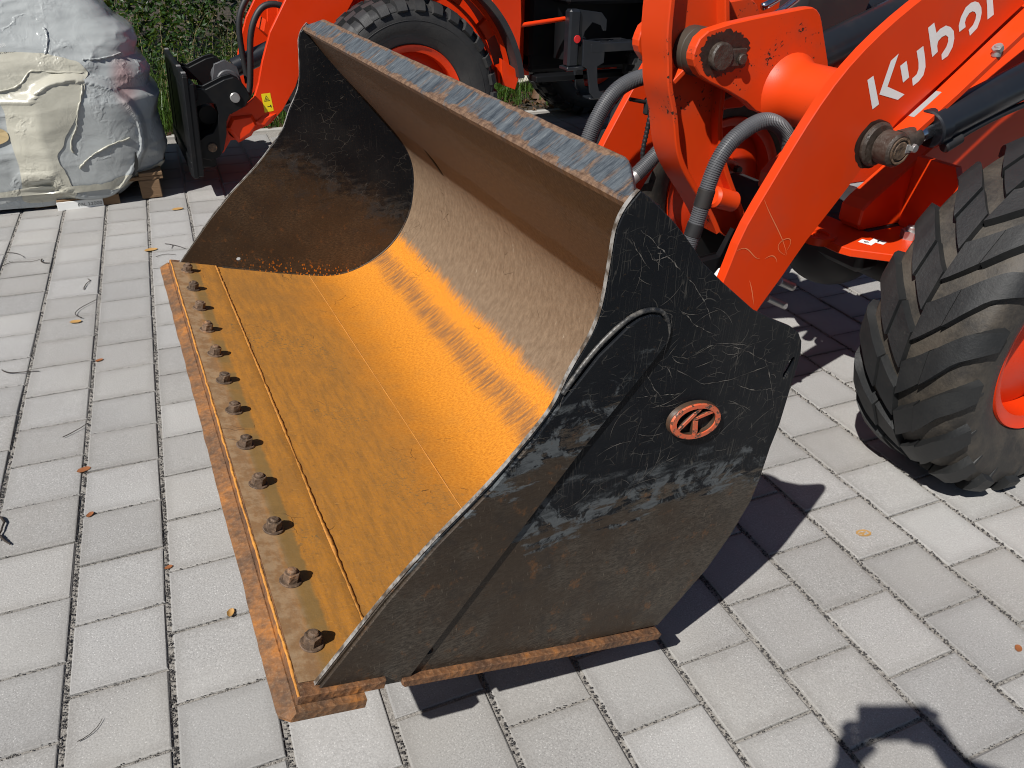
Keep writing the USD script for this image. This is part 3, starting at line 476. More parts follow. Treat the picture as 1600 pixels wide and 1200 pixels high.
# ------------------------------------------------------------------ wheels
def wheel(parent, c, R, W, style, name='wheel'):
    """c: centre; outer face towards -y"""
    h = W / 2; k = R / .485
    carc = np.array([(.270, .72), (.292, .86), (.34, .98), (.375, 1.03), (.41, 1.0), (.435, .93), (.450, .84), (.458, .6), (.462, 0)]); half = np.c_[carc[:, 0] * k, -carc[:, 1] * h]
    profile = np.vstack([half, np.c_[half[:-1, 0], -half[:-1, 1]][::-1]])
    rub = 'rubber' if style == 'bar' else 'rubber_new'; grv = 'rubber_groove' if style == 'bar' else 'rubber_new'
    w = part(parent, name, lathe([(.045, -.75 * h), (.11, -.75 * h), (.115, -.55 * h), (.20 * k, -.40 * h), (.235 * k, -.30 * h), (.238 * k, -.72 * h), (.258 * k, -.74 * h), (.271 * k, -.80 * h), (.274 * k, -.76 * h), (.252 * k, -.3 * h), (.252 * k, .8 * h)], c, 72), 'orange_new', smooth=35, label=None)
    part(w, 'tyre', lathe(profile, c, 96), grv, smooth=True)
    ry = lambda y: np.interp(abs(y), [0, .6 * h, .84 * h, .93 * h, 1.0 * h, 1.03 * h], np.array([.462, .458, .450, .435, .41, .375]) * k)
    tops = []
    def lug(path, wd, hgt, base):
        """path: rows (y, arc); lug of width wd(w) and height hgt(w) along it"""
        P = np.array(path, float); n = len(P); V = []
        for i, (y, t) in enumerate(P):
            f = i / (n - 1); ww = wd(f) / 2; r0 = ry(y); yy = abs(y) / h; out = np.clip((yy - .80) / .23, 0, 1); nr, ny = math.cos(out * 1.35), math.sin(out * 1.35) * np.sign(y)
            H = hgt(f)
            for dt, hh in ((-ww - .005, -.006), (-ww, H), (ww, H), (ww + .005, -.006)):
                rr, y2 = r0 + nr * hh, y + ny * hh; a = base + (t + dt) / R; V.append([c[0] + rr * math.cos(a), c[1] + y2, c[2] + rr * math.sin(a)])
        F = []
        for i in range(n - 1):
            for j in range(3): q = 4 * i + j; F.append([q, q + 1, q + 5, q + 4])
        e = 4 * (n - 1); F += [[0, 1, 2, 3], [e, e + 1, e + 2, e + 3]]
        V = np.array(V); m = trimesh.Trimesh(V, np.vstack([np.array(F)[:, [0, 1, 2]], np.array(F)[:, [0, 2, 3]]]), process=False)
        tops.append(m)
    if style == 'bar':
        n = 19; pitch = 2 * np.pi / n; H0 = R - .462 * k
        for s in (-1, 1):
            for q in range(n):
                base = q * pitch + (pitch / 2 if s > 0 else 0) + .07
                ln = lambda a, b, m=7: [(s * y * h, .115 - .20 * y ** 1.15) for y in np.linspace(a, b, m)]
                lug(ln(.015, .375, 5), lambda f: .100 - .006 * f, lambda f: H0, base)
                lug(ln(.405, 1.0, 11), lambda f: .094 - .034 * f ** 1.5, lambda f: (H0 + .006) * (1 - .25 * f ** 3), base + .012)
                lug([(s * y * h, -.085 - .10 * (y - 1)) for y in (.99, 1.01, 1.028)], lambda f: .012, lambda f: .006 * (1 - f), base + .075)
    else:
        n = 30; pitch = 2 * np.pi / n; H0 = R - .462 * k
        for s in (-1, 1):
            for q in range(n):
                base = q * pitch + (pitch / 2 if s > 0 else 0)
                lug([(s * y * h, 0) for y in np.linspace(.50, .97, 8)], lambda f: .062 - .006 * f, lambda f: H0 * (1 - .15 * f), base)
                lug([(s * y * h, .02 * y) for y in np.linspace(.06, .44, 5)], lambda f: .066, lambda f: H0, base + pitch * .3)
    part(w, 'tread', cat(*tops), rub, smooth=32)
    if style != 'bar':
        for r_ in (.32, .385, .43): part(w, 'sidewall_ring', lathe([(r_ * k - .0016, -np.interp(r_, [.282, .3, .34, .375, .41, .435], [.72, .86, .98, 1.03, 1.0, .93]) * h - .0004), (r_ * k, -np.interp(r_, [.282, .3, .34, .375, .41, .435], [.72, .86, .98, 1.03, 1.0, .93]) * h - .003), (r_ * k + .0016, -np.interp(r_, [.282, .3, .34, .375, .41, .435], [.72, .86, .98, 1.03, 1.0, .93]) * h - .0004)], c, 90), rub, smooth=True)
    for q in range(8):
        a = q * math.pi / 4 + .2; P = np.array([c[0] + .085 * math.cos(a), c[1] - .56 * h, c[2] + .085 * math.sin(a)]); part(w, 'wheel_nut', hexnut(P + [0, -.31 * h, 0], [0, -1, 0], .016, .02), 'dark_metal')
    return w

# ------------------------------------------------------------------ near loader
CY = .476
loader = thing('wheel_loader', (2.27, CY, 0), 'orange wheel loader behind the rusty bucket, white lettering on its arm', 'wheel loader')
arm_up = [(1.36, .40), (1.40, .47), (1.465, .593), (1.495, .70), (1.554, .819), (1.637, .962), (1.724, 1.084), (1.818, 1.169), (1.924, 1.239), (2.10, 1.33), (2.50, 1.50), (2.9, 1.62)]
arm_lo = [(2.95, 1.46), (2.6, 1.375), (2.323, 1.222), (2.232, 1.154), (2.077, 1.036), (1.981, .968), (1.905, .893), (1.863, .828), (1.826, .779), (1.777, .718), (1.726, .655), (1.668, .567), (1.607, .482), (1.54, .36), (1.48, .30), (1.40, .29), (1.355, .33)]
def smooth_poly(P, n):
    P = np.asarray(P, float); return spline(P, n)
arm_poly = np.vstack([smooth_poly(arm_up, 40), smooth_poly(arm_lo, 40)])
AN, AT = .108, .030
arm = part(loader, 'lift_arm', prism(arm_poly, AN, AN + AT, .002), 'orange_paint', label='near lift arm with white lettering')
part(loader, 'lift_arm', prism(arm_poly, 2 * CY - AN - AT, 2 * CY - AN, .002), 'orange_paint', label='far lift arm')
LET = {'K': [[(1.811, 1.066), (1.828, 1.075), (1.874, 1.005), (1.855, .994)], [(1.897, 1.122), (1.888, 1.046), (1.958, 1.023), (1.939, 1.011), (1.866, 1.029), (1.876, 1.107)]],
       'u': [[(1.932, 1.104), (1.914, 1.093), (1.941, 1.052), (1.958, 1.064)], [(1.978, 1.136), (1.959, 1.125), (1.978, 1.097), (1.984, 1.083), (1.983, 1.07), (1.97, 1.06), (1.981, 1.042), (1.998, 1.052), (2.009, 1.066), (2.008, 1.086), (1.996, 1.109)]],
       'b': [[(1.994, 1.188), (1.977, 1.177), (2.023, 1.108), (2.038, 1.12), (2.029, 1.134), (2.028, 1.145), (2.037, 1.154), (2.05, 1.158), (2.061, 1.153), (2.066, 1.142), (2.065, 1.13), (2.055, 1.113), (2.063, 1.099), (2.081, 1.108), (2.089, 1.129), (2.086, 1.148), (2.076, 1.166), (2.059, 1.176), (2.04, 1.18), (2.022, 1.173), (2.013, 1.164)]],
       'o': [[(2.097, 1.163), (2.088, 1.179), (2.087, 1.198), (2.094, 1.219), (2.108, 1.229), (2.122, 1.232), (2.138, 1.229), (2.153, 1.218), (2.161, 1.206), (2.164, 1.189), (2.162, 1.17), (2.143, 1.153), (2.131, 1.167), (2.142, 1.178), (2.145, 1.192), (2.142, 1.202), (2.134, 1.208), (2.124, 1.21), (2.114, 1.206), (2.108, 1.195), (2.108, 1.185), (2.116, 1.174)]],
       't': [[(2.135, 1.278), (2.155, 1.250), (2.173, 1.222), (2.192, 1.189), (2.211, 1.2), (2.199, 1.218), (2.185, 1.240), (2.222, 1.262), (2.214, 1.274), (2.178, 1.252), (2.155, 1.288)]],
       'a': [[(2.25, 1.245), (2.232, 1.29), (2.262, 1.318), (2.295, 1.302), (2.316, 1.265), (2.298, 1.254), (2.282, 1.285), (2.264, 1.298), (2.254, 1.285), (2.266, 1.256)]]}
lt = []
for ch, polys in LET.items():
    for P in polys:
        P = ccw(P); part(arm, 'letter', (xz(P, AN - .0007), tri(P)[:, ::-1]), 'white_paint')
rb = [ribbon(xz(spline(s, 30), AN - .0008), .0022 * np.sin(np.linspace(.3, 2.9, 30)), [0, -1, 0]) for s in [[(1.551, .8), (1.605, .729), (1.656, .66), (1.669, .636)], [(1.661, .641), (1.661, .682), (1.644, .68), (1.665, .635)], [(1.491, .674), (1.53, .671), (1.561, .645), (1.576, .639)], [(1.594, .636), (1.617, .641), (1.64, .619)], [(1.555, .581), (1.576, .536), (1.586, .506)]]]
paint('arm_scratch', (.72, .22, .09), .5, .1); part(arm, 'scratch_marks', cat(*rb), 'arm_scratch', kind='stuff')
# ledge welded outside along the arm's lower edge
lg = np.array([(1.945, .935), (1.975, .955), (2.077, 1.027), (2.232, 1.145), (2.323, 1.213), (2.6, 1.366), (2.95, 1.452)]); lgn = lg + [.010, -.012]
part(arm, 'ledge', prism(np.vstack([lg, lgn[::-1]]), AN - .062, AN - .001, .001), 'orange_paint')
q = spline(lg, 60); q = q[(q[:, 0] > 1.985) & (q[:, 0] < 2.085)]; nq = q + np.array([-.0006, .0008])
part(arm, 'name_plate', (np.vstack([xz(nq, AN - .020), xz(nq, AN - .003)]), np.array([[i, i + 1, len(nq) + i + 1, len(nq) + i] for i in range(len(nq) - 1)])), 'silver_label')
part(arm, 'bolt', cat(rod((2.19, AN - .055, 1.108), (2.19, AN - .055, 1.135), .011, .002), hexnut(np.array([2.188, AN - .055, 1.128]), np.array([-.65, 0, .76]), .014, .012)), 'zinc')
# cross tube between arm and pivot bracket, flared at both welds
cp = np.c_[np.full(24, 1.80), np.linspace(AN + AT - .001, .346, 24), np.full(24, .998)]; f = np.linspace(0, 1, 24); rr = .081 + .022 * np.clip((f - .72) / .28, 0, 1) ** 2 + .006 * np.clip((.15 - f) / .15, 0, 1) ** 2
part(loader, 'cross_tube', tube(cp, rr, 32), 'orange_worn', smooth=50); part(loader, 'cross_tube', tube(cp * [1, -1, 1] + [0, 2 * CY, 0], rr, 32), 'orange_worn', smooth=50)
br = np.array([(1.457, 1.109), (1.461, 1.124), (1.470, 1.143), (1.494, 1.160), (1.56, 1.174), (1.634, 1.184), (1.799, 1.203), (1.822, 1.204), (1.840, 1.197), (1.855, 1.185), (1.866, 1.168), (1.919, 1.069), (1.95, 1.00), (1.92, .93), (1.86, .905), (1.80, .905), (1.745, .935), (1.714, .948), (1.691, .955), (1.653, .981), (1.59, 1.011), (1.518, 1.04), (1.486, 1.057), (1.466, 1.079), (1.458, 1.095)])
for y0 in (.34, 2 * CY - .34 - .032):
    b = part(loader, 'pivot_bracket', prism(br, y0, y0 + .032, .003), 'orange_worn')
PV = np.array([1.537, 1.100])
b = part(loader, 'pivot_pin', rod((PV[0], .322, PV[1]), (PV[0], 2 * CY - .322, PV[1]), .034, .004), 'grease', smooth=40)
part(b, 'pin_lock', cat(cbox((PV[0] + .035, .331, PV[1] - .004), (.085, .010, .042), .004), rod((PV[0] + .062, .318, PV[1] - .008), (PV[0] + .062, .334, PV[1] - .008), .013, .002)), 'grease', smooth=30)
part(b, 'pin_boss', rod((PV[0], .371, PV[1]), (PV[0], .420, PV[1]), .060, .004), 'dark_metal', smooth=40)
th = np.linspace(0, 2 * np.pi, 90)[:-1]; rr = .046 + .020 * meshkit.fbm(np.c_[np.cos(th) * 3, np.sin(th) * 3, th * 0], 4) + .010 * rng.random(89) + .030 * np.clip(np.cos(th), 0, 1) ** 3
gb = PV + np.c_[np.cos(th) * rr, np.sin(th) * rr * .9] + [.004, .004]; part(b, 'grease_stain', (xz(gb, .3393), tri(gb)[:, ::-1]), 'grease_film')
# tilt lever: I-section, front flange, web and rear flange
lf = [(1.42, 1.40), (1.424, 1.277), (1.426, 1.22), (1.434, 1.105), (1.441, 1.074), (1.450, 1.02), (1.472, .962), (1.508, .842), (1.55, .772), (1.604, .708), (1.66, .64), (1.70, .58)]
lr = [(1.88, .50), (1.845, .553), (1.797, .632), (1.698, .787), (1.658, .889), (1.647, .983), (1.640, 1.08), (1.622, 1.175), (1.605, 1.248), (1.59, 1.40)]
lfp, lrp = spline(lf, 46), spline(lr, 46); FT = .016
def off(P, d):
    t = np.gradient(P, axis=0); t /= np.linalg.norm(t, axis=1, keepdims=True); return P + np.c_[-t[:, 1], t[:, 0]] * d
ly0, ly1 = CY - .059, CY + .059
lev = part(loader, 'tilt_lever', prism(np.vstack([off(lfp, FT * .6)[::1], off(lrp, FT * .6)]), CY - .024, CY + .024, .002), 'orange_worn', label='curved orange tilt lever between the lift arms')
part(lev, 'front_flange', prism(np.vstack([lfp, off(lfp, FT)[::-1]]), ly0, ly1, .003), 'orange_worn', smooth=25)
part(lev, 'rear_flange', prism(np.vstack([lrp, off(lrp, FT)[::-1]]), ly0, ly1, .003), 'orange_worn', smooth=25)
part(lev, 'pivot_hub', rod((PV[0], CY - .062, PV[1]), (PV[0], CY + .062, PV[1]), .060, .006), 'dark_metal', smooth=40)
part(lev, 'lever_boss', cat(rod((1.665, .425, .700), (1.752, .425, .672), .031, .008), cbox((1.70, .440, .69), (.06, .03, .04), .008)), 'orange_worn', smooth=40)
part(lev, 'stiffener', prism([(1.463, 1.03), (1.475, 1.022), (1.52, 1.06), (1.51, 1.07)], ly0 + .004, CY - .02, .002), 'orange_worn')
# bucket link below the lever
part(loader, 'bucket_link', cat(prism([(1.74, .60), (1.90, .52), (1.88, .46), (1.40, .44), (1.40, .50), (1.70, .52)], CY - .09, CY - .065), prism([(1.74, .60), (1.90, .52), (1.88, .46), (1.40, .44), (1.40, .50), (1.70, .52)], CY + .065, CY + .09)), 'black_paint')
part(loader, 'coupler_frame', cat(cbox((1.38, CY, .36), (.06, .62, .10), .01), prism([(1.22, .52), (1.55, .46), (1.58, .40), (1.22, .42)], .20, .74)), 'orange_paint')
# hoses
def hose(pts, r, pitch=.0055, n_per=4):
    P = spline(pts, 400); Ln = np.linalg.norm(np.diff(P, axis=0), axis=1).sum(); N = int(Ln / pitch) * n_per; P = spline(pts, N); f = np.arange(N) % n_per
    return tube(P, np.where(f < n_per / 2, r, r * .91), 22)
part(loader, 'hose', hose(xz([(1.455, .58), (1.470, .67), (1.483, .726), (1.496, .79), (1.515, .855), (1.546, .902), (1.591, .933), (1.645, .950), (1.692, .940), (1.738, .905), (1.765, .845), (1.77, .76)], .26), .0215), 'hose_grey', label='near corrugated grey hose arching beside the tilt lever')
for a, b in (((1.487, .742), (1.496, .790)), ((1.469, .664), (1.477, .70))): part(loader, 'hose_sleeve', rod((a[0], .26, a[1]), (b[0], .26, b[1]), .0228, .002), 'hose_black', smooth=40)
part(loader, 'hose', hose(xz([(1.355, .68), (1.371, .747), (1.388, .802), (1.407, .855), (1.431, .901), (1.464, .943), (1.516, .976), (1.586, .992), (1.66, 1.0), (1.75, .98)], .70), .0235), 'hose_grey', label='far corrugated grey hose behind the tilt lever')
part(loader, 'hose', hose([(1.525, .62, .726), (1.56, .62, .755), (1.60, .62, .790), (1.66, .62, .85)], .023), 'hose_grey')
part(loader, 'hose_ferrule', rod((1.492, .62, .700), (1.527, .62, .727), .020, .003), 'zinc', smooth=40)
part(loader, 'cable', tube(spline([(1.62, .66, .96), (1.585, .66, .90), (1.575, .66, .83), (1.57, .66, .77), (1.59, .66, .73)], 60), .006 + .001 * (np.arange(60) % 3), 8), 'hose_black', smooth=True)
part(loader, 'cable_tie', cat(rod((1.53, .70, .93), (1.60, .70, .915), .006), cbox((1.60, .70, .905), (.025, .02, .05), .006)), 'hose_black')
part(loader, 'plug_cap', cat(rod((1.475, .148, .565), (1.505, .148, .60), .020, .004), cbox((1.515, .146, .615), (.022, .012, .02), .003)), 'white_paint', smooth=40)
# lift cylinder outside the near arm
ca = np.array([(1.903, .045, .903), (2.02, .045, .957), (2.9, .045, 1.225)]); cd = np.array([.957, 0, .290]); cd /= np.linalg.norm(cd)
for sgn, y in ((1, .062), (-1, 2 * CY - .062)):
    A = np.array([1.905, y, .903]); lc = part(loader, 'lift_cylinder', cat(rod(A + cd * .125, A + cd * 1.0, .047, .004, 32), rod(A + cd * .125, A + cd * .165, .0505, .004, 32)), 'black_cyl', smooth=40)
    part(lc, 'piston_rod', rod(A + cd * .05, A + cd * .14, .023, .001), 'chrome', smooth=40)
    part(lc, 'rod_eye', cat(rod(A + [0, -.026, 0], A + [0, .028, 0], .043, .006, 28), tube([A + cd * .03, A + cd * .06, A + cd * .085], [.036, .031, .026], 20)), 'grease', smooth=35)
    part(lc, 'pin', cat(rod(A + [0, -.031, 0], A + [0, .06, 0], .024, .003), lathe([(.028, -.0305), (.028, -.026), (.033, -.026), (.033, -.0305), (.028, -.0305)], A, 40)), 'bolt_rust', smooth=40)
    part(lc, 'pin_bolt', cat(hexnut(A + np.array([.036, -.036, .006]), [0, -1, 0], .011, .012), cbox(A + [.03, -.0295, .004], (.03, .005, .022), .002)), 'zinc')
    part(lc, 'hydraulic_pipe', tube(spline([A + [.17, -.03, -.002], A + [.2, -.03, .012], A + [.44, -.03, .082], A + [.9, -.03, .22]], 40), .0085, 12), 'hose_black', smooth=True)
    part(lc, 'pipe_fitting', rod(A + [.16, -.03, -.006], A + [.215, -.03, .016], .016, .004), 'hose_black', smooth=40)
th = np.linspace(0, 2 * np.pi, 70)[:-1]; rr = .058 + .010 * meshkit.fbm(np.c_[np.cos(th) * 3, np.sin(th) * 3, th * 0 + 4], 4); gb = np.array([1.890, .905]) + np.c_[np.cos(th), np.sin(th)] * rr[:, None]
part(arm, 'grease_stain', (xz(gb, AN - .0005), tri(gb)[:, ::-1]), 'grease_film')
part(arm, 'cylinder_boss', rod((1.897, .092, .905), (1.897, AN + .002, .905), .056, .006), 'grease', smooth=40)
# front frame between the arms
ff = [(2.10, .606), (2.10, .655), (2.125, .680), (2.32, .813), (2.6, 1.02), (3.0, 1.30), (3.2, 1.30), (3.2, .587), (2.12, .587)]
fr = part(loader, 'front_frame', cat(prism(ff, .25, .335, .006), prism(ff, 2 * CY - .335, 2 * CY - .25, .006), prism([(2.70, .56), (2.70, .80), (2.85, .98), (3.1, 1.2), (3.2, 1.2), (3.2, .5), (2.75, .5)], .334, 2 * CY - .334, .004)), 'orange_paint', label='orange front frame in the shade of the lift arms')
pl = [(1.965, .25), (1.964, .19), (1.976, .155), (2.052, .080), (2.12, .01), (2.15, -.02), (2.55, -.02), (2.55, .55), (2.1, .55), (1.97, .35)]
def flatplate(P, z0, z1, b=.002): m = prism(P, z0, z1, b); v = m.vertices.copy(); m.vertices = np.c_[v[:, 0], v[:, 2], v[:, 1]]; m.invert(); return m
fp = part(loader, 'chassis_plate', flatplate(pl, .562, .585), 'orange_paint')
part(fp, 'lifting_lug', lathe([(.030, -.011), (.030, .011), (.050, .011), (.050, -.011), (.030, -.011)], (0, 0, 0), 28).apply_transform(trimesh.transformations.rotation_matrix(math.pi / 2, [1, 0, 0])).apply_translation((1.968, .275, .582)), 'orange_paint', smooth=40)
part(fp, 'chassis_bolt', cat(hexnut(np.array([2.212, .153, .597]), [0, 0, 1], .027, .026), rod((2.212, .153, .60), (2.212, .153, .623), .015, .003)), 'zinc', smooth=25)
for sx, mk in (((2.062, .178), 0), ((2.100, .168), 1)):
    P = np.array([(-.016, -.02), (.016, -.02), (.016, .02), (-.016, .02)]); P = R2(P, .35) + sx; s = part(fp, 'sticker', (np.c_[P, np.full(4, .5858)], np.array([[0, 1, 2, 3]])), 'white_paint')
    if mk == 0: Q = [R2(np.c_[np.cos(t) * r, np.sin(t) * r], 0) + sx for r in (.004, .0075)]; part(s, 'sticker_print', (np.vstack([np.c_[Q[0], np.full(48, .5864)], np.c_[Q[1], np.full(48, .5864)]]), np.array([[i, (i + 1) % 48, 48 + (i + 1) % 48, 48 + i] for i in range(40)])), 'print_black')
    else: part(s, 'sticker_print', cat(*[(np.c_[R2(np.array(q), .35) + sx, np.full(4, .5864)], np.array([[0, 1, 2, 3]])) for q in ([(-.009, -.002), (.003, -.002), (.003, .002), (-.009, .002)], [(.004, -.006), (.010, -.006), (.010, .006), (.004, .006)])]), 'print_black')
part(fr, 'gusset', trimesh.convex.convex_hull(np.array([(2.275, .249, .586), (2.275, .249, .80), (2.275, .12, .80), (2.275, .0, .586), (2.30, .249, .586), (2.30, .249, .80), (2.30, .12, .80), (2.30, .0, .586)])), 'orange_paint')
ax = part(loader, 'axle', cat(rod((2.27, -.06, .475), (2.27, 1.01, .475), .075, .01), trimesh.creation.icosphere(3, .17).apply_translation((2.27, CY, .475)), cbox((2.27, CY, .52), (.3, .5, .14), .02)), 'black_plastic', smooth=40)
part(loader, 'grease_fitting', cat(rod((1.72, .16, .53), (1.78, .16, .50), .012), rod((1.71, .18, .47), (1.77, .16, .44), .010)), 'zinc')
wheel(loader, (2.27, -.225, .473), .487, .315, 'bar'); wheel(loader, (2.27, 1.177, .473), .487, .315, 'bar')
part(loader, 'tilt_cylinder', cat(rod((1.95, .53, 1.005), (2.9, .53, 1.315), .060, .005, 28), rod((1.66, .53, .95), (2.0, .53, 1.05), .028)), 'black_cyl', smooth=40)
part(loader, 'hydraulic_pipe', tube(spline([(1.80, .50, 1.19), (1.87, .50, 1.22), (2.0, .50, 1.33)], 20), .010, 12), 'chrome', smooth=True); part(loader, 'hydraulic_pipe', tube(spline([(1.84, .50, 1.165), (1.93, .50, 1.215), (2.05, .50, 1.33)], 20), .010, 12), 'chrome', smooth=True)
part(loader, 'fender', cat(prism([(2.16, 1.12), (2.26, 1.02), (2.46, 1.07), (2.50, 1.20), (2.46, 1.34), (2.16, 1.34)], .72, .95, .03)), 'black_plastic', smooth=40, label='dark rounded plastic cover behind the arms')

# ------------------------------------------------------------------ far loader, same make, without a bucket
DX, DY = -.67, 3.175; C2 = CY + DY; A2 = 3.285
l2 = thing('wheel_loader', (1.60, C2, 0), 'bright orange wheel loader parked in the back, black hitch frame on its arm', 'wheel loader')
a2 = [(1.60, 1.50), (1.30, 1.25), (1.082, .976), (.981, .825), (.920, .682), (.884, .573), (.850, .500), (.80, .462), (.69, .420), (.618, .306), (.555, .275), (.535, .245), (.560, .215), (.60, .205), (.645, .225), (.69, .285), (.737, .285), (.804, .314), (.915, .354), (.995, .424), (1.081, .541), (1.12, .626), (1.315, .781), (1.45, .969), (1.62, 1.12), (2.0, 1.25), (2.0, 1.50)]
arm2 = part(l2, 'lift_arm', prism(a2, A2, A2 + .03, .003), 'orange_new', label='near lift arm with a yellow warning sticker'); part(l2, 'lift_arm', prism(a2, 2 * C2 - A2 - .03, 2 * C2 - A2, .003), 'orange_new')
part(l2, 'arm_casting', cat(trimesh.convex.convex_hull(np.vstack([xz([(.697, .357), (.723, .395), (.813, .402), (.828, .36), (.794, .322), (.737, .291)], A2 - .022), xz([(.675, .35), (.712, .412), (.826, .415), (.85, .36), (.805, .300), (.730, .268)], A2 + .001)])), trimesh.convex.convex_hull(np.vstack([xz([(.84, .375), (.90, .385), (.93, .40), (.88, .355)], A2 - .012), xz([(.82, .36), (.90, .41), (.96, .41), (.90, .345)], A2 + .001)])), rod((.74, A2, .345), (.74, 2 * C2 - A2, .345), .06)), 'orange_new')
S4 = np.array([(.889, .517), (.938, .520), (.945, .424), (.895, .418)]); ye = A2 - .0008
stk = part(arm2, 'warning_sticker', (xz(S4, ye), np.array([[0, 3, 2, 1]])), 'yellow_sticker')
def on_s(u, v): return S4[0] * (1 - u) * (1 - v) + S4[1] * u * (1 - v) + S4[2] * u * v + S4[3] * (1 - u) * v
tp = [on_s(.5, .10), on_s(.80, .42), on_s(.17, .42)]; ti = [np.mean(tp, 0) + (q - np.mean(tp, 0)) * .72 for q in tp]
V = xz(np.array(tp + ti), ye - .0006); part(stk, 'sticker_print', cat((V, np.array([[0, 1, 4, 3], [1, 2, 5, 4], [2, 0, 3, 5]])), (xz(np.array([on_s(.46, .24), on_s(.60, .34), on_s(.42, .37)]), ye - .0006), np.array([[0, 1, 2]])), (xz(np.array([on_s(.72, .62), on_s(.86, .70), on_s(.84, .82), on_s(.70, .74)]), ye - .0006), np.array([[0, 1, 2, 3]])), (xz(np.array([on_s(.40, .70), on_s(.68, .70), on_s(.68, .735), on_s(.40, .735)]), ye - .0006), np.array([[0, 1, 2, 3]]))), 'print_black')
hp = [(.50, .545), (.56, .575), (.60, .568), (.701, .610), (.750, .620), (.785, .600), (.808, .560), (.822, .519), (.790, .472), (.745, .450), (.700, .432), (.680, .400), (.668, .330), (.640, .250), (.612, .215), (.567, .200), (.520, .215), (.500, .255), (.515, .305), (.560, .335), (.600, .345), (.628, .385), (.645, .440), (.640, .490), (.610, .500), (.50, .480)]
def tilt(m):
    v = m.vertices.copy(); v[:, 0] += (v[:, 2] - .13) * .075; m.vertices = v; return m
hitch = part(l2, 'hitch_frame', cat(tilt(cbox((.468, C2, .615), (.026, .94, .075), .005)), cbox((.470, C2, .17), (.03, .94, .09), .005), tilt(cbox((.466, C2, .36), (.012, .92, .42), .003)), *[tilt(cbox((.468, y, .385), (.028, .07, .52), .005)) for y in (C2 - .44, C2 + .44)]), 'black_paint', label='black quick hitch frame')
part(hitch, 'hitch_body', cat(cbox((.56, C2, .34), (.12, .56, .30), .02), rod((.60, C2 - .33, .42), (.60, C2 + .33, .42), .05), cbox((.55, C2 - .30, .22), (.1, .08, .16), .01)), 'black_paint', smooth=30)
for y in (A2 - .055, A2 + .055, 2 * C2 - A2 - .08, 2 * C2 - A2 + .04): part(hitch, 'hitch_plate', prism(hp, y, y + .022, .003), 'black_paint')
for y in (A2 - .03, 2 * C2 - A2 - .02):
    part(hitch, 'hitch_column', tilt(cat(cbox((.484, y, .37), (.054, .15, .48), .006), cbox((.500, y, .555), (.045, .10, .08), .006), cbox((.478, y, .155), (.06, .12, .05), .006))), 'black_paint')
for y in (A2 - .055,):
    part(hitch, 'hitch_pin', rod((.742, y - .012, .519), (.742, y + .3, .519), .026, .003), 'zinc', smooth=40); part(hitch, 'hitch_pin', rod((.583, y - .01, .270), (.583, y + .25, .270), .024, .003), 'bolt_rust', smooth=40)
for y in (C2 - .42, C2 - .2, C2 + .42): part(hitch, 'lock_bolt', cbox((.507, y, .656), (.022, .035, .008), .002), 'zinc')
tc = np.array([.762, C2, .575]); td = np.array([.93, 0, .37]); td /= np.linalg.norm(td)
t2 = part(l2, 'tilt_cylinder', cat(rod(tc + td * .06, tc + td * .9, .052, .004, 28)), 'black_cyl', smooth=40); part(t2, 'cylinder_eye', cat(rod(tc + [0, -.12, -.03], tc + [0, .12, -.03], .065, .006), prism([(.66, .50), (.70, .64), (.76, .66), (.82, .62), (.84, .50)], C2 - .11, C2 - .085)), 'hose_grey', smooth=40)
part(l2, 'hose', tube(spline([(.815, 3.42, .44), (.845, 3.42, .50), (.872, 3.42, .62), (.886, 3.42, .72), (.905, 3.42, .81), (.940, 3.42, .885), (.99, 3.42, .935), (1.05, 3.42, .945), (1.13, 3.42, .91), (1.2, 3.5, .8)], 80), .017, 14), 'hose_black', smooth=True)
part(l2, 'hose', tube(spline([(.875, 3.6, .52), (.872, 3.6, .62), (.868, 3.6, .75), (.882, 3.6, .86), (.915, 3.6, .93), (.97, 3.6, .99), (1.05, 3.6, 1.02), (1.15, 3.6, 1.0)], 80), .017, 14), 'hose_black', smooth=True)
part(l2, 'front_frame', cat(prism([(1.20, .55), (1.25, .80), (1.6, 1.10), (2.45, 1.35), (2.6, 1.35), (2.6, .50), (1.3, .50)], C2 - .27, C2 + .27, .008), prism([(1.08, .74), (1.2, .95), (1.35, 1.1), (1.45, 1.1), (1.3, .93), (1.18, .72)], C2 - .06, C2 + .06, .004)), 'orange_new')
part(l2, 'tilt_lever', cat(prism([(1.04, .60), (1.10, .58), (1.16, .80), (1.20, 1.10), (1.10, 1.12), (1.07, .85)], C2 - .16, C2 - .13), prism([(1.04, .60), (1.10, .58), (1.16, .80), (1.20, 1.10), (1.10, 1.12), (1.07, .85)], C2 + .13, C2 + .16), prism([(.99, .80), (1.01, .86), (1.12, .72), (1.10, .68)], C2 - .13, C2 + .13)), 'orange_new')
part(l2, 'lifting_eye', lathe([(.026, -.01), (.026, .01), (.042, .01), (.042, -.01), (.026, -.01)], (1.335, A2 + .015, .835), 28), 'orange_new', smooth=40)
wheel(l2, (1.60, 2.94, .512), .512, .32, 'block'); wheel(l2, (1.60, 2 * C2 - 2.94, .512), .512, .32, 'block'); wheel(l2, (3.60, 2.94, .512), .512, .32, 'block'); wheel(l2, (3.60, 2 * C2 - 2.94, .512), .512, .32, 'block')
WC = (1.60, 0, .512)
def arc(r0, r1, y0, y1, a0, a1): return lathe([(r0, y0), (r1, y0), (r1, y1), (r0, y1), (r0, y0)], WC, 40, math.radians(a0), math.radians(a1))
part(l2, 'fender', cat(arc(.640, .655, 2.79, 3.16, 8, 92), arc(.63, .662, 2.785, 2.80, 8, 92)), 'black_plastic', smooth=30)
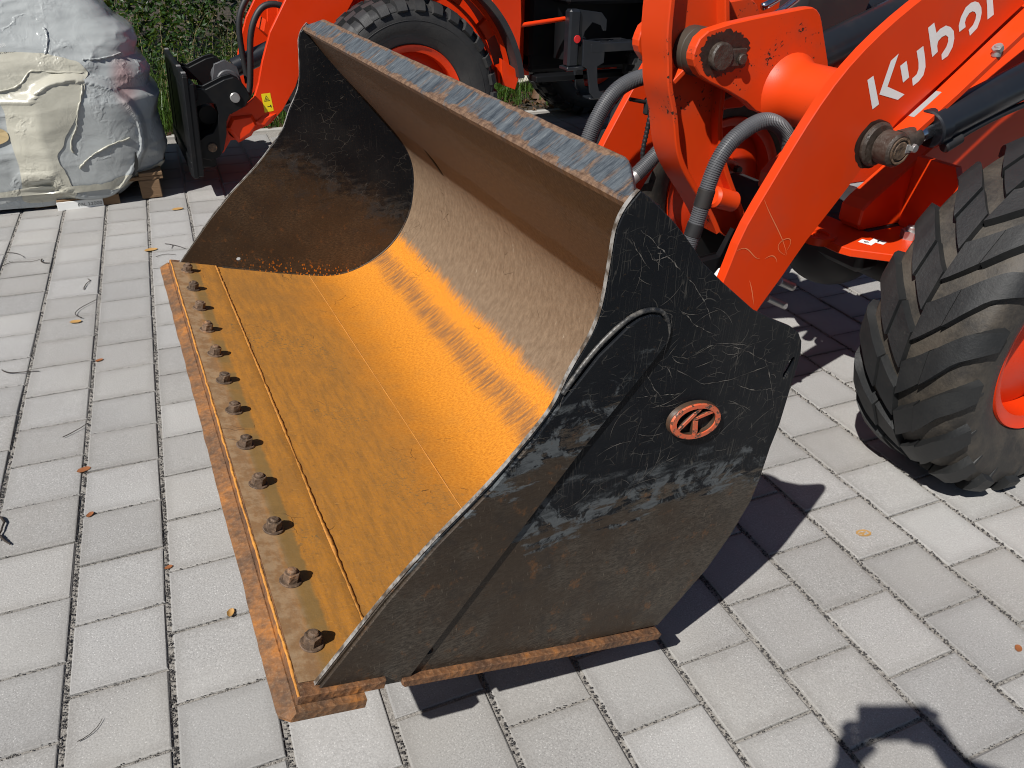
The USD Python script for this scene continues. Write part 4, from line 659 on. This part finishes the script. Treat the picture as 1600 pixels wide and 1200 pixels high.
part(l2, 'fender_panel', cat(arc(.545, .56, 2.95, 2.97, 5, 90), arc(.61, .632, 2.90, 2.92, 5, 90), *[arc(.555, .615, 2.91, 2.96, a, a + 9) for a in (5, 30, 55, 80)], prism([(2.15, .56), (2.23, .53), (2.26, .62), (2.14, .70)], 2.85, 2.88)), 'orange_new', smooth=30)
part(l2, 'body_panel', cat(prism([(2.20, .80), (2.20, 1.4), (2.36, 1.4), (2.39, .86), (2.38, .66), (2.32, .60)], 3.10, 3.13, .004), prism([(2.36, .66), (2.37, 1.4), (2.40, 1.4), (2.40, .66)], 3.13, 3.5, .004), rod((2.38, 3.12, .83), (2.68, 3.1, .86), .013)), 'orange_new')
part(l2, 'sticker', (xz([(2.27, .985), (2.40, .985), (2.40, 1.06), (2.27, 1.06)], 3.0985), np.array([[0, 1, 2, 3]])), 'white_paint')
part(l2, 'chassis', cat(cbox((3.3, C2, .86), (1.5, .72, .66), .02), cbox((3.0, 3.35, .60), (.9, .12, .07), .01), cbox((3.25, 3.22, .99), (1.1, .22, .12), .02), rod((2.76, 3.22, .62), (2.76, 3.22, .84), .07), rod((2.86, 3.25, .60), (2.86, 3.25, .86), .05), cbox((3.0, 3.15, .525), (1.0, .10, .035), .005)), 'black_paint', smooth=30)
sp = part(l2, 'step_post', cat(cbox((2.675, 3.0, .765), (.075, .07, .315), .012), cbox((2.69, 3.0, .602), (.13, .10, .02), .004), prism([(2.71, .92), (2.86, .90), (2.90, .86), (2.90, .80), (2.88, .80), (2.86, .83), (2.80, .85), (2.75, .80), (2.73, .72), (2.71, .72)], 2.98, 3.0)), 'black_cyl')
part(sp, 'reflector', rod((2.691, 2.966, .764), (2.691, 2.96, .764), .022, .001), 'red_plastic', smooth=40)
hang = [(2.715, .765), (2.72, .62), (2.755, .60), (2.785, .46), (2.82, .425), (2.90, .415), (2.91, .445), (2.85, .47), (2.835, .52), (2.825, .61), (2.87, .63), (2.87, .72), (2.83, .75)]
stp = part(l2, 'step', cat(prism(hang, 2.93, 2.945, .003), cbox((2.92, 3.02, .735), (.34, .17, .012), .003), cbox((2.93, 2.935, .715), (.32, .012, .05), .003), cbox((2.90, 3.02, .425), (.22, .17, .012), .003), prism(hang, 3.10, 3.115, .003)), 'black_cyl', label='black two-tread access step')
for k in range(9): part(stp, 'tread_stud', cbox((2.80 + .035 * k, 2.99 + .04 * (k % 2), .7425), (.022, .010, .004), .0015), 'black_cyl')

# ------------------------------------------------------------------ wrapped load on a pallet
pal = thing('pallet', (-.3, 3.75, 0), 'wooden pallet under the film wrapped load', 'pallet')
for x in (-.87, -.29, .235):
    for y in (3.375, 3.8, 4.22): part(pal, 'block', cbox((x, y + (.045 if y < 3.4 and x < .2 else 0), .055), (.105, .11, .10), .004), 'wood_pallet')
for y in (3.375, 3.8, 4.22): part(pal, 'board', cbox((-.30, y, .115), (1.22, .10, .02), .003), 'wood_pallet')
for x in (-.86, -.58, -.30, -.02, .25): part(pal, 'board', cbox((x, 3.8, .136), (.12, .96, .02), .003), 'wood_pallet')
lab = part(pal, 'paper_label', cbox((-.122, 3.300, .020), (.22, .006, .045), .001), 'white_paint', label='white printed label under the film')
tm = meshkit.text_mesh('PAL 12000', .016, .001); tm.apply_transform(trimesh.transformations.rotation_matrix(math.pi / 2, [1, 0, 0])); tm.apply_translation((-.135, 3.2965, .012)); part(lab, 'print', tm, 'print_black')
part(pal, 'skid_board', cbox((-.08, 3.345, .025), (.30, .08, .055), .003), 'wood_pallet')
load = thing('wrapped_load', (-.3, 3.75, .15), 'bulky machine part wrapped in grey and tan plastic film on a pallet', 'wrapped load')
zz = np.array([.085, .11, .16, .24, .34, .42, .516, .57, .634, .683, .717, .78, .83, .89, .967, 1.05, 1.12, 1.17, 1.19])
xr = np.array([.23, .29, .345, .372, .362, .352, .384, .346, .366, .352, .312, .333, .318, .243, .186, .11, .0, -.15, -.4])
yf = np.array([3.345, 3.33, 3.32, 3.315, 3.312, 3.312, 3.318, 3.325, 3.335, 3.35, 3.36, 3.39, 3.42, 3.46, 3.51, 3.56, 3.64, 3.74, 3.85])
NZ, NA = 150, 460; z = np.linspace(.085, 1.19, NZ); XR, YFt = np.interp(z, zz, xr), np.interp(z, zz, yf); XL, YB = np.interp(z, [.08, .9, 1.19], [-.98, -.95, -.6]), np.interp(z, [.08, .8, 1.19], [4.25, 4.2, 3.95])
# spread points mostly over the front
a = np.concatenate([np.linspace(-math.pi * .98, -.02, 330), np.linspace(0, math.pi, 131)[:-1]]); NA = len(a); e = 2 / 4.6
cx, sx = np.sign(np.cos(a)) * np.abs(np.cos(a)) ** e, np.sign(np.sin(a)) * np.abs(np.sin(a)) ** e
P = np.stack([(XR + XL)[:, None] / 2 + (XR - XL)[:, None] / 2 * cx, (YFt + YB)[:, None] / 2 + (YB - YFt)[:, None] / 2 * sx, np.repeat(z[:, None], NA, 1)], -1)
front = np.clip((np.median(P[:, :, 1]) - P[..., 1]) / .3, 0, 1)
d = np.hypot(P[..., 0] + .025, (P[..., 2] - .375) / 1.0); ss = lambda a, b, x: (lambda t: t * t * (3 - 2 * t))(np.clip((x - a) / (b - a), 0, 1))
bul = .075 * ss(.300, .272, d) - .012 * ss(.18, .0, d); P[..., 1] -= bul * front
rid = lambda Q, s, sd: 1 - np.abs(2 * meshkit.fbm(Q * s, 3, sd) - 1) * 2
N1 = rid(P * [1, 1, 1.6] + .3 * meshkit.fbm(P * 2.5, 3, 5)[..., None], np.array([2.6, 2.6, 2.6]), 1); N2 = meshkit.fbm(P * 9 + 2 * meshkit.fbm(P * 4, 2, 8)[..., None], 4, 2) - .5
N3 = rid(np.stack([P[..., 0] * .45 + P[..., 2] * 1.4, P[..., 1] * .4, P[..., 2] * .7 - P[..., 0] * .3], -1) , 7.5, 11)
wr = .013 * np.clip(N1, 0, 1) + .003 * N2 + .006 * np.clip(N3, 0, 1) ** 4; wr *= np.where(d < .26, .35, 1.) * ss(.085, .14, P[..., 2])
mid = np.array([-.3, 3.8]); dirs = P[..., :2] - mid; dirs /= np.linalg.norm(dirs, axis=-1, keepdims=True); P[..., :2] += dirs * wr[..., None]
# bottom hem ripples
hemx = ss(.22, .02, P[..., 0]) * ss(3.75, 3.5, P[..., 1]); P[..., 2] -= hemx * .062 * ss(.22, .085, P[..., 2])
P[:6, :, 2] += (.03 * (meshkit.fbm(np.stack([P[:6, :, 0] * 5, P[:6, :, 1] * 5, P[:6, :, 2] * 0], -1), 3, 4) - .55)) * np.linspace(1, 0, 6)[:, None]
idx = np.arange(NZ * NA).reshape(NZ, NA); nxt = np.roll(idx, -1, 1); FQ = np.stack([idx[:-1], nxt[:-1], nxt[1:], idx[1:]], -1).reshape(-1, 4)
Vt = P.reshape(-1, 3); ctop = len(Vt); top = np.array([[idx[-1, i], nxt[-1, i], ctop, ctop] for i in range(NA)]); Vall = np.vstack([Vt, [[P[-1, :, 0].mean(), P[-1, :, 1].mean(), 1.20]]])
part(load, 'film', (Vall, np.vstack([FQ, top])), 'film_grey', smooth=True, label='outer grey film')
fc = Vt[FQ].mean(1); nz_ = meshkit.fbm(fc * 9, 3, 21) - .5
def layer(name, mask, offs, mat, label=None):
    fs = FQ[mask]; u, inv = np.unique(fs, return_inverse=True); v = Vt[u].copy(); q_ = inv.reshape(fs.shape); E_ = np.vstack([q_[:, [0, 1]], q_[:, [1, 2]], q_[:, [2, 3]], q_[:, [3, 0]]]); key, cnt_ = np.unique(np.sort(E_, 1), axis=0, return_counts=True); be = key[cnt_ == 1]
    for _ in range(7):
        acc = np.zeros_like(v); ct_ = np.zeros(len(v)); np.add.at(acc, be[:, 0], v[be[:, 1]]); np.add.at(acc, be[:, 1], v[be[:, 0]]); np.add.at(ct_, be.ravel(), 1); k_ = ct_ > 0; v[k_] = .5 * v[k_] + .5 * acc[k_] / ct_[k_][:, None]
    dd = v[:, :2] - mid; dd /= np.linalg.norm(dd, axis=1, keepdims=True); v[:, :2] += dd * offs[:, None] if np.ndim(offs) else dd * offs
    return part(load, name, (v, inv.reshape(fs.shape)), mat, smooth=True, label=label)
fx, fy, fz = fc.T; fr_ = fy < 3.62
import shapely
def inside(poly, amp): return shapely.contains_xy(Polygon(poly).buffer(.012).buffer(-.006), fx + amp * (meshkit.fbm(fc * 14, 4, 31) - .5), fz + amp * (meshkit.fbm(fc * 14, 4, 47) - .5)) & fr_
layer('film_patch', inside([(-1.2, .79), (-.283, .768), (-.166, .754), (-.087, .745), (-.022, .727), (.053, .684), (.062, .663), (.028, .604), (-.008, .53), (-.061, .455), (-.106, .396), (-.136, .334), (-.168, .288), (-.159, .222), (-.146, .137), (-.119, .081), (-.14, .042), (-.35, .05), (-.338, .142), (-.334, .24), (-.322, .336), (-.302, .459), (-.29, .55), (-.287, .609), (-.327, .612), (-1.2, .62)], .05), .004, 'film_tan', 'tan film patch across the front')
layer('film_patch', fr_ & (fz < .135 + .05 * nz_ + .10 * np.maximum(fx, 0)) & (fz > .09), .0065, 'film_tan', 'tan film along the foot')
layer('sticker', fr_ & (np.hypot((fx + .42) / .06, (fz - .405) / .05) ** 1 < 1 + .3 * nz_), .008, 'film_yellow', 'yellow label under the film')
def surf(pts, lift):
    out = []
    for x, zq in pts:
        k = int(np.argmin((P[..., 0] - x) ** 2 + (P[..., 2] - zq) ** 2 + np.where(P[..., 1] > 3.7, 9, 0))); q = P.reshape(-1, 3)[k]; out.append([q[0], q[1] - lift, q[2]])
    return np.array(out)
for k, pts in enumerate([[(-.50, .59), (-.38, .605), (-.27, .64), (-.19, .675), (-.10, .68), (-.02, .67), (.05, .66)], [(-.075, .86), (-.07, .83), (-.085, .79), (-.10, .755)], [(.03, .62), (.01, .56), (-.02, .50), (-.05, .42), (-.08, .36), (-.09, .30)], [(-.08, .22), (-.02, .27), (.05, .305), (.12, .33), (.19, .345)], [(.06, .72), (.15, .72), (.24, .735)]]):
    q = spline(surf(pts, .004), 80); q += .006 * (np.stack([meshkit.noise(q * 60), meshkit.noise(q * 60 + 9), meshkit.noise(q * 60 + 17)], -1) - .5); part(load, 'fold', tube(q, .0035 + .005 * meshkit.noise(np.c_[np.arange(80) * .22, np.full(80, k), np.zeros(80)]), 8, squash=.7), 'film_tan' if k not in (1, 4) else 'film_grey', smooth=True)
part(load, 'tear', ribbon(spline(surf([(.20, .27), (.195, .22), (.175, .17), (.15, .14), (.12, .115)], .006), 30), .022 * np.sin(np.linspace(.2, 2.9, 30)), [0, -1, 0]), 'print_black')
tm = meshkit.text_mesh('www.one', .018, .0006); tm.apply_transform(trimesh.transformations.rotation_matrix(.30, [0, 0, 1])); tm.apply_transform(trimesh.transformations.rotation_matrix(math.pi / 2, [1, 0, 0])); tm.apply_scale([1, 1, -1] if False else [1, 1, 1])
q = surf([(-.36, .77)], .012)[0]; tm.apply_transform(trimesh.transformations.rotation_matrix(-.60, [0, 1, 0]) if False else np.eye(4)); tm.apply_translation(q); part(load, 'print', tm, 'white_paint')

# ------------------------------------------------------------------ verge planting
def leaves(c, size, elong=1.9, fold=.25, droop=None):
    n = len(c); d = rng.normal(size=(n, 3)); d[:, 2] = d[:, 2] * .6 + .1; d /= np.linalg.norm(d, axis=1, keepdims=True); s = np.cross(d, rng.normal(size=(n, 3))); s /= np.linalg.norm(s, axis=1, keepdims=True) + 1e-9; nn = np.cross(d, s); L_ = size[:, None]
    V = np.stack([c - d * L_ * .5, c + s * L_ * .5 / elong + nn * L_ * fold * .3, c + d * L_ * .5, c - s * L_ * .5 / elong + nn * L_ * fold * .3], 1)
    i = 4 * np.arange(n)[:, None]; return V.reshape(-1, 3), np.vstack([i + [0, 1, 2], i + [0, 2, 3]])
def blades(base, h, w, bend):
    n = len(base); a = rng.random(n) * 6.283; dx = np.c_[np.cos(a), np.sin(a), np.zeros(n)]; sd = np.c_[-np.sin(a), np.cos(a), np.zeros(n)]; V = []
    for f, ww in ((0, 1), (.4, .85), (.75, .5), (1, .05)):
        c = base + np.c_[np.zeros((n, 2)), h * (f - .25 * bend * f * f)] + dx * (h * bend * f * f)[:, None]; V += [c - sd * (w * ww)[:, None] / 2, c + sd * (w * ww)[:, None] / 2]
    V = np.stack(V, 1); i = 8 * np.arange(n)[:, None]; F = []
    for k in range(3): F += [i + [2 * k, 2 * k + 1, 2 * k + 3], i + [2 * k, 2 * k + 3, 2 * k + 2]]
    return V.reshape(-1, 3), np.vstack(F)
def scatter(n, x0, x1, y0, y1): x = rng.uniform(x0, x1, n); return np.c_[x, np.array([edge_y(q) for q in x]) + .06 + rng.random(n) ** 1.1 * (y1 - y0) + y0, np.full(n, -.01)]
b1 = scatter(15000, -1.6, 6.2, .0, 1.2); b1 = b1[meshkit.fbm(b1 * 1.7, 3, 3) > .36]; h = rng.uniform(.06, .30, len(b1)) * np.where((b1[:, 0] < 2.) & (rng.random(len(b1)) < .35), 2.3, 1.); solo('grass', blades(b1, h, rng.uniform(.004, .008, len(b1)), rng.uniform(.1, .8, len(b1))), 'grass_blade', 'green and straw coloured grass on the verge behind the paving', 'grass', kind='stuff')
b2 = scatter(900, -2., 6.2, .25, 1.6); b2 = b2[~((b2[:, 0] > 2.6) & (b2[:, 0] < 4.6))]; h = rng.uniform(.25, 1.0, len(b2)); v, f = blades(b2, h, rng.uniform(.003, .006, len(b2)), rng.uniform(.1, .8, len(b2)))
tipc = b2 + np.c_[rng.normal(0, .05, (len(b2), 2)), h * .9]; k = rng.random(len(b2)) < .5; sd_ = leaves(np.repeat(tipc[k], 6, 0) + rng.normal(0, .025, (k.sum() * 6, 3)), rng.uniform(.012, .03, k.sum() * 6), 3.5)
solo('dry_grass_stems', cat((v, f), sd_), 'dry_stem', 'tall dry grass stems rising through the undergrowth', 'dry grass', kind='stuff')
cl = []; n = 260; cen = np.c_[rng.uniform(-2.6, 7., n), rng.uniform(5.0, 6.9, n), rng.uniform(.05, 1.5, n)]; cen = cen[cen[:, 2] < (cen[:, 1] - 4.9) * 1.0 + .25]
for q in cen: m = 300; cl.append(q + rng.normal(0, 1, (m, 3)) * [.22, .20, .19])
cl = np.vstack(cl); cl = cl[cl[:, 2] > .0]; solo('undergrowth', leaves(cl, rng.uniform(.022, .055, len(cl))), 'shrub_leaf', 'leafy green undergrowth behind the paving', 'undergrowth', kind='stuff')
hd = np.c_[rng.uniform(-6, 13, 30000), rng.uniform(6.9, 8.6, 30000), rng.random(30000) ** .9 * 3.4]; hd[:, 1] += np.clip(hd[:, 0] - 1, 0, 20) * .12
solo('hedge', leaves(hd, rng.uniform(.07, .15, len(hd)), 1.6), 'dark_leaf', 'dark dense hedge behind the undergrowth', 'hedge', kind='stuff')
lc = scatter(1600, -1.5, 6., -.02, .75); lc[:, 2] += rng.uniform(.015, .05, len(lc)); solo('leaf_litter', leaves(lc, rng.uniform(.03, .07, len(lc)), 1.7), 'dead_leaf', 'brown dead leaves along the edge of the verge', 'leaf litter', kind='stuff')
def stone(c, r, sc, seed):
    m = trimesh.creation.icosphere(3, 1.); v = m.vertices; m.vertices = v * (1 + .45 * (meshkit.fbm(v * 1.6 + seed, 3) - .5))[:, None] * np.array(sc) * r; m.apply_translation(c); return m
solo('stone', stone((3.62, 5.35, .10), .16, (1.2, .7, .35), 3), 'stone_pale', 'flat pale stone on the verge seen under the far loader', 'stone', smooth=40); solo('stone', stone((3.66, 5.55, .22), .12, (1., .7, 1.), 9), 'stone_pale', 'upright pale stone behind the flat one', 'stone', smooth=40)
solo('tree_stump', lathe([(.12, 0.0)] , (0, 0, 0), 4) if False else tube([(3.55, 4.95, -.02), (3.58, 4.98, .10), (3.62, 5.02, .22), (3.65, 5.06, .34)], [.10, .075, .07, .068], 14), 'dead_leaf', 'thin brown trunk base beside the grass under the far loader', 'stump', smooth=40)

# ------------------------------------------------------------------ dry leaves and twigs on the paving
def curled(c, r, ang, curl, seed):
    g = np.linspace(-1, 1, 9); u, v = np.meshgrid(g, g); w = np.sqrt(np.clip(1 - u ** 2, 0, 1)) * (.55 + .12 * meshkit.noise(np.stack([u * 3, v * 3, u * 0 + seed], -1))); X, Y = u, v * w; Z = curl * (Y ** 2 * 1.1 + X ** 2 * .30) + .06 * meshkit.noise(np.stack([u * 4, v * 4, u * 0 + seed + 5], -1)); q = np.stack([X, Y, Z], -1).reshape(-1, 3) * r
    co, s = math.cos(ang), math.sin(ang); q = np.c_[q[:, 0] * co - q[:, 1] * s, q[:, 0] * s + q[:, 1] * co, q[:, 2] - q[:, 2].min() + .001] + [c[0], c[1], 0]; i = np.arange(81).reshape(9, 9); return q, np.stack([i[:-1, :-1], i[:-1, 1:], i[1:, 1:], i[1:, :-1]], -1).reshape(-1, 4)
for c, r, an, cu, mat, lb in [((1.701, -.332), .022, -.3, .16, 'tan_leaf', 'curled tan dry leaf lying on the paving right of the bucket'), ((.139, .099), .013, 1.2, .9, 'tan_leaf', 'tightly curled pale leaf beside the bucket cutting edge'), ((-.154, .824), .019, .2, .3, 'rust_leaf', 'rust brown leaf across a joint left of the bucket'), ((.161, 2.523), .030, .1, .4, 'tan_leaf', 'tan leaf on a joint ahead of the far bucket corner'), ((.337, 3.085), .030, .2, .2, 'tan_leaf', 'yellowish leaf in front of the pallet corner'), ((-.165, 1.854), .022, -.2, .3, 'tan_leaf', 'small yellow leaf near a bent twig on the left paving'), ((-.093, 1.492), .014, .4, .4, 'rust_leaf', 'small orange leaf in a joint on the left paving'), ((.025, .314), .010, .2, .4, 'rust_leaf', 'tiny orange leaf scrap near the cutting edge'), ((1.72, -.758), .012, .5, .4, 'rust_leaf', 'small red brown leaf at the right edge of the picture'), ((-.143, .606), .012, .9, .5, 'rust_leaf', 'brown leaf scrap below the rust brown leaf')]:
    solo('dry_leaf', curled(c, r, an, cu, c[0] * 9), mat, lb, 'leaf', smooth=True)
for pts, r, lb in [([[(-.181, -.107), (-.154, -.097), (-.136, -.073)]], .0014, 'thin curved twig in the lower left corner'), ([[(-.375, .70), (-.344, .647), (-.351, .608), (-.352, .59)], [(-.351, .608), (-.335, .575), (-.325, .560)]], .0048, 'thick forked black twig at the left edge of the picture'), ([[(-.395, 1.549), (-.362, 1.511), (-.32, 1.50), (-.28, 1.483)]], .0028, 'long bent twig crossing a joint on the left'), ([[(-.208, 1.023), (-.169, 1.046), (-.138, 1.071)]], .0020, 'straight thin twig touching a joint left of the bucket'), ([[(-.13, 2.163), (-.12, 2.209), (-.104, 2.245)], [(-.104, 2.245), (-.112, 2.27)]], .0030, 'short stubby twig on the left paving'), ([[(-.142, 1.874), (-.162, 1.938), (-.131, 1.989), (-.084, 2.03)]], .0022, 'sharply bent twig above the small yellow leaf'), ([[(-.293, 2.584), (-.29, 2.542), (-.261, 2.521)]], .004, 'short thick twig piece near the left edge'), ([[(-.44, 2.74), (-.41, 2.718), (-.366, 2.64)]], .0022, 'upper twig of the pair at the far left'), ([[(-.45, 2.57), (-.398, 2.596), (-.347, 2.582), (-.30, 2.59)]], .0020, 'lower twig of the pair at the far left'), ([[(.228, 2.575), (.26, 2.543), (.309, 2.469)], [(.26, 2.543), (.25, 2.50)]], .0022, 'forked twig on the paving by the far bucket corner'), ([[(.175, 2.415), (.209, 2.434), (.26, 2.412)]], .0018, 'curved twig nearest the far bucket corner')]:
    solo('twig', cat(*[tube(spline(np.c_[np.array(p), np.full(len(p), r + .0015) + rng.uniform(0, .003, len(p))], 18) + rng.normal(0, r * .16, (18, 3)) * [1, 1, .3], np.linspace(r, r * .6, 18) * .72, 6) for p in pts]), 'twig_bark', lb, 'twig', smooth=True)

# ------------------------------------------------------------------ the photographer, whose hands and phone cast the shadow at the lower right
def chain(M, pts):
    for (a, ra), (b, rb_) in zip(pts[:-1], pts[1:]):
        s = [manifold3d.Manifold.sphere(r, 16).translate(tuple(map(float, p))) for p, r in ((a, ra), (b, rb_))]; M.append(manifold3d.Manifold.batch_hull(s))
def solid(Ms, ln):
    m = Ms[0]
    for q in Ms[1:]: m = m + q
    mm = m.refine_to_length(ln).to_mesh(); tmh = trimesh.Trimesh(mm.vert_properties[:, :3], mm.tri_verts); trimesh.smoothing.filter_taubin(tmh, iterations=10); return tmh
PH = EYE - FWD * .022 + RIGHT * .052 + DOWN * .018; fh = np.array([FWD[0], FWD[1], 0]) / np.hypot(FWD[0], FWD[1]); rh = np.array([fh[1], -fh[0], 0]); UP = np.array([0, 0, 1.])
rot = np.eye(4); rot[:3, 0], rot[:3, 1], rot[:3, 2] = RIGHT, -DOWN, -FWD
ph = thing('phone', PH, 'dark phone held up by the photographer', 'phone'); part(ph, 'case', cbox(PH, (.148, .073, .009), .003, rot) if False else cbox((0, 0, 0), (.148, .073, .009), .003).apply_transform(rot).apply_translation(PH), 'black_paint')
part(ph, 'screen', cbox((0, 0, 0), (.140, .066, .001), .0003).apply_transform(rot).apply_translation(PH - FWD * .0052), 'print_black')
body = EYE - fh * .50 + rh * .06; body[2] = 0
W_ = lambda r, f, z: body + rh * r + fh * f + UP * z
Ms = []
sh = {s: W_(.19 * s, .0, 1.40) for s in (-1, 1)}
chain(Ms, [(W_(0, 0, .98), .15), (W_(0, 0, 1.18), .145), (W_(0, .01, 1.34), .14)]); chain(Ms, [(W_(-.10, 0, 1.0), .10), (W_(.10, 0, 1.0), .10)]); chain(Ms, [(W_(-.15, 0, 1.40), .075), (W_(.15, 0, 1.40), .075)]); chain(Ms, [(W_(-.12, .0, 1.28), .11), (W_(.12, .0, 1.28), .11)])
chain(Ms, [(W_(0, 0, 1.40), .06), (W_(0, .03, 1.52), .055)]); chain(Ms, [(W_(0, .045, 1.60), .085), (W_(0, .055, 1.66), .092)]); chain(Ms, [(W_(0, .11, 1.555), .035), (W_(0, .10, 1.62), .06)])
for s in (-1, 1):
    chain(Ms, [(W_(.09 * s, 0, .95), .09), (W_(.10 * s, .02, .52), .06), (W_(.10 * s, -.01, .10), .042)]); chain(Ms, [(W_(.10 * s, -.03, .06), .042), (W_(.11 * s, .14, .042), .036)])
    hand = PH + (RIGHT * .088 + DOWN * .022 if s > 0 else -RIGHT * .098 + DOWN * .048) - FWD * .012; el = W_(.62, .16, 1.16) if s > 0 else W_(-.27, .10, 1.06); wr_ = hand + DOWN * .06 - FWD * .03 + RIGHT * .03 * s
    chain(Ms, [(sh[s], .062), (el, .075 if s > 0 else .058), (wr_ + (el - wr_) * .15, .056 if s > 0 else .046), (wr_, .034)]); chain(Ms, [(wr_, .027), (hand + DOWN * .02 - FWD * .008, .024), (hand, .020)]); chain(Ms, [(hand + DOWN * .02 + FWD * .012, .018), (hand - DOWN * .01 + FWD * .012, .016)])
    for i in range(4):
        k0 = hand + DOWN * (.024 - .020 * i) + FWD * .016; ln_ = (.9, 1.05, 1.0, .8)[i]
        chain(Ms, [(k0, .0095), (k0 + FWD * .018 - RIGHT * s * .022 * ln_, .0088), (k0 + FWD * .016 - RIGHT * s * .045 * ln_, .0080)])
    chain(Ms, [(hand + DOWN * .022 - FWD * .014, .012), (hand + DOWN * .002 - FWD * .022 - RIGHT * s * .018, .0105), (hand - DOWN * .012 - FWD * .018 - RIGHT * s * .040, .0090)])
person = thing('person', body, 'person in a dark jacket standing behind the camera and holding a phone', 'person')
part(person, 'body', solid(Ms, .02), 'cloth', smooth=True)
part(person, 'hair', trimesh.creation.icosphere(3, .1).apply_scale((1, 1, .95)).apply_translation(W_(0, .035, 1.68)), 'hair', smooth=True)
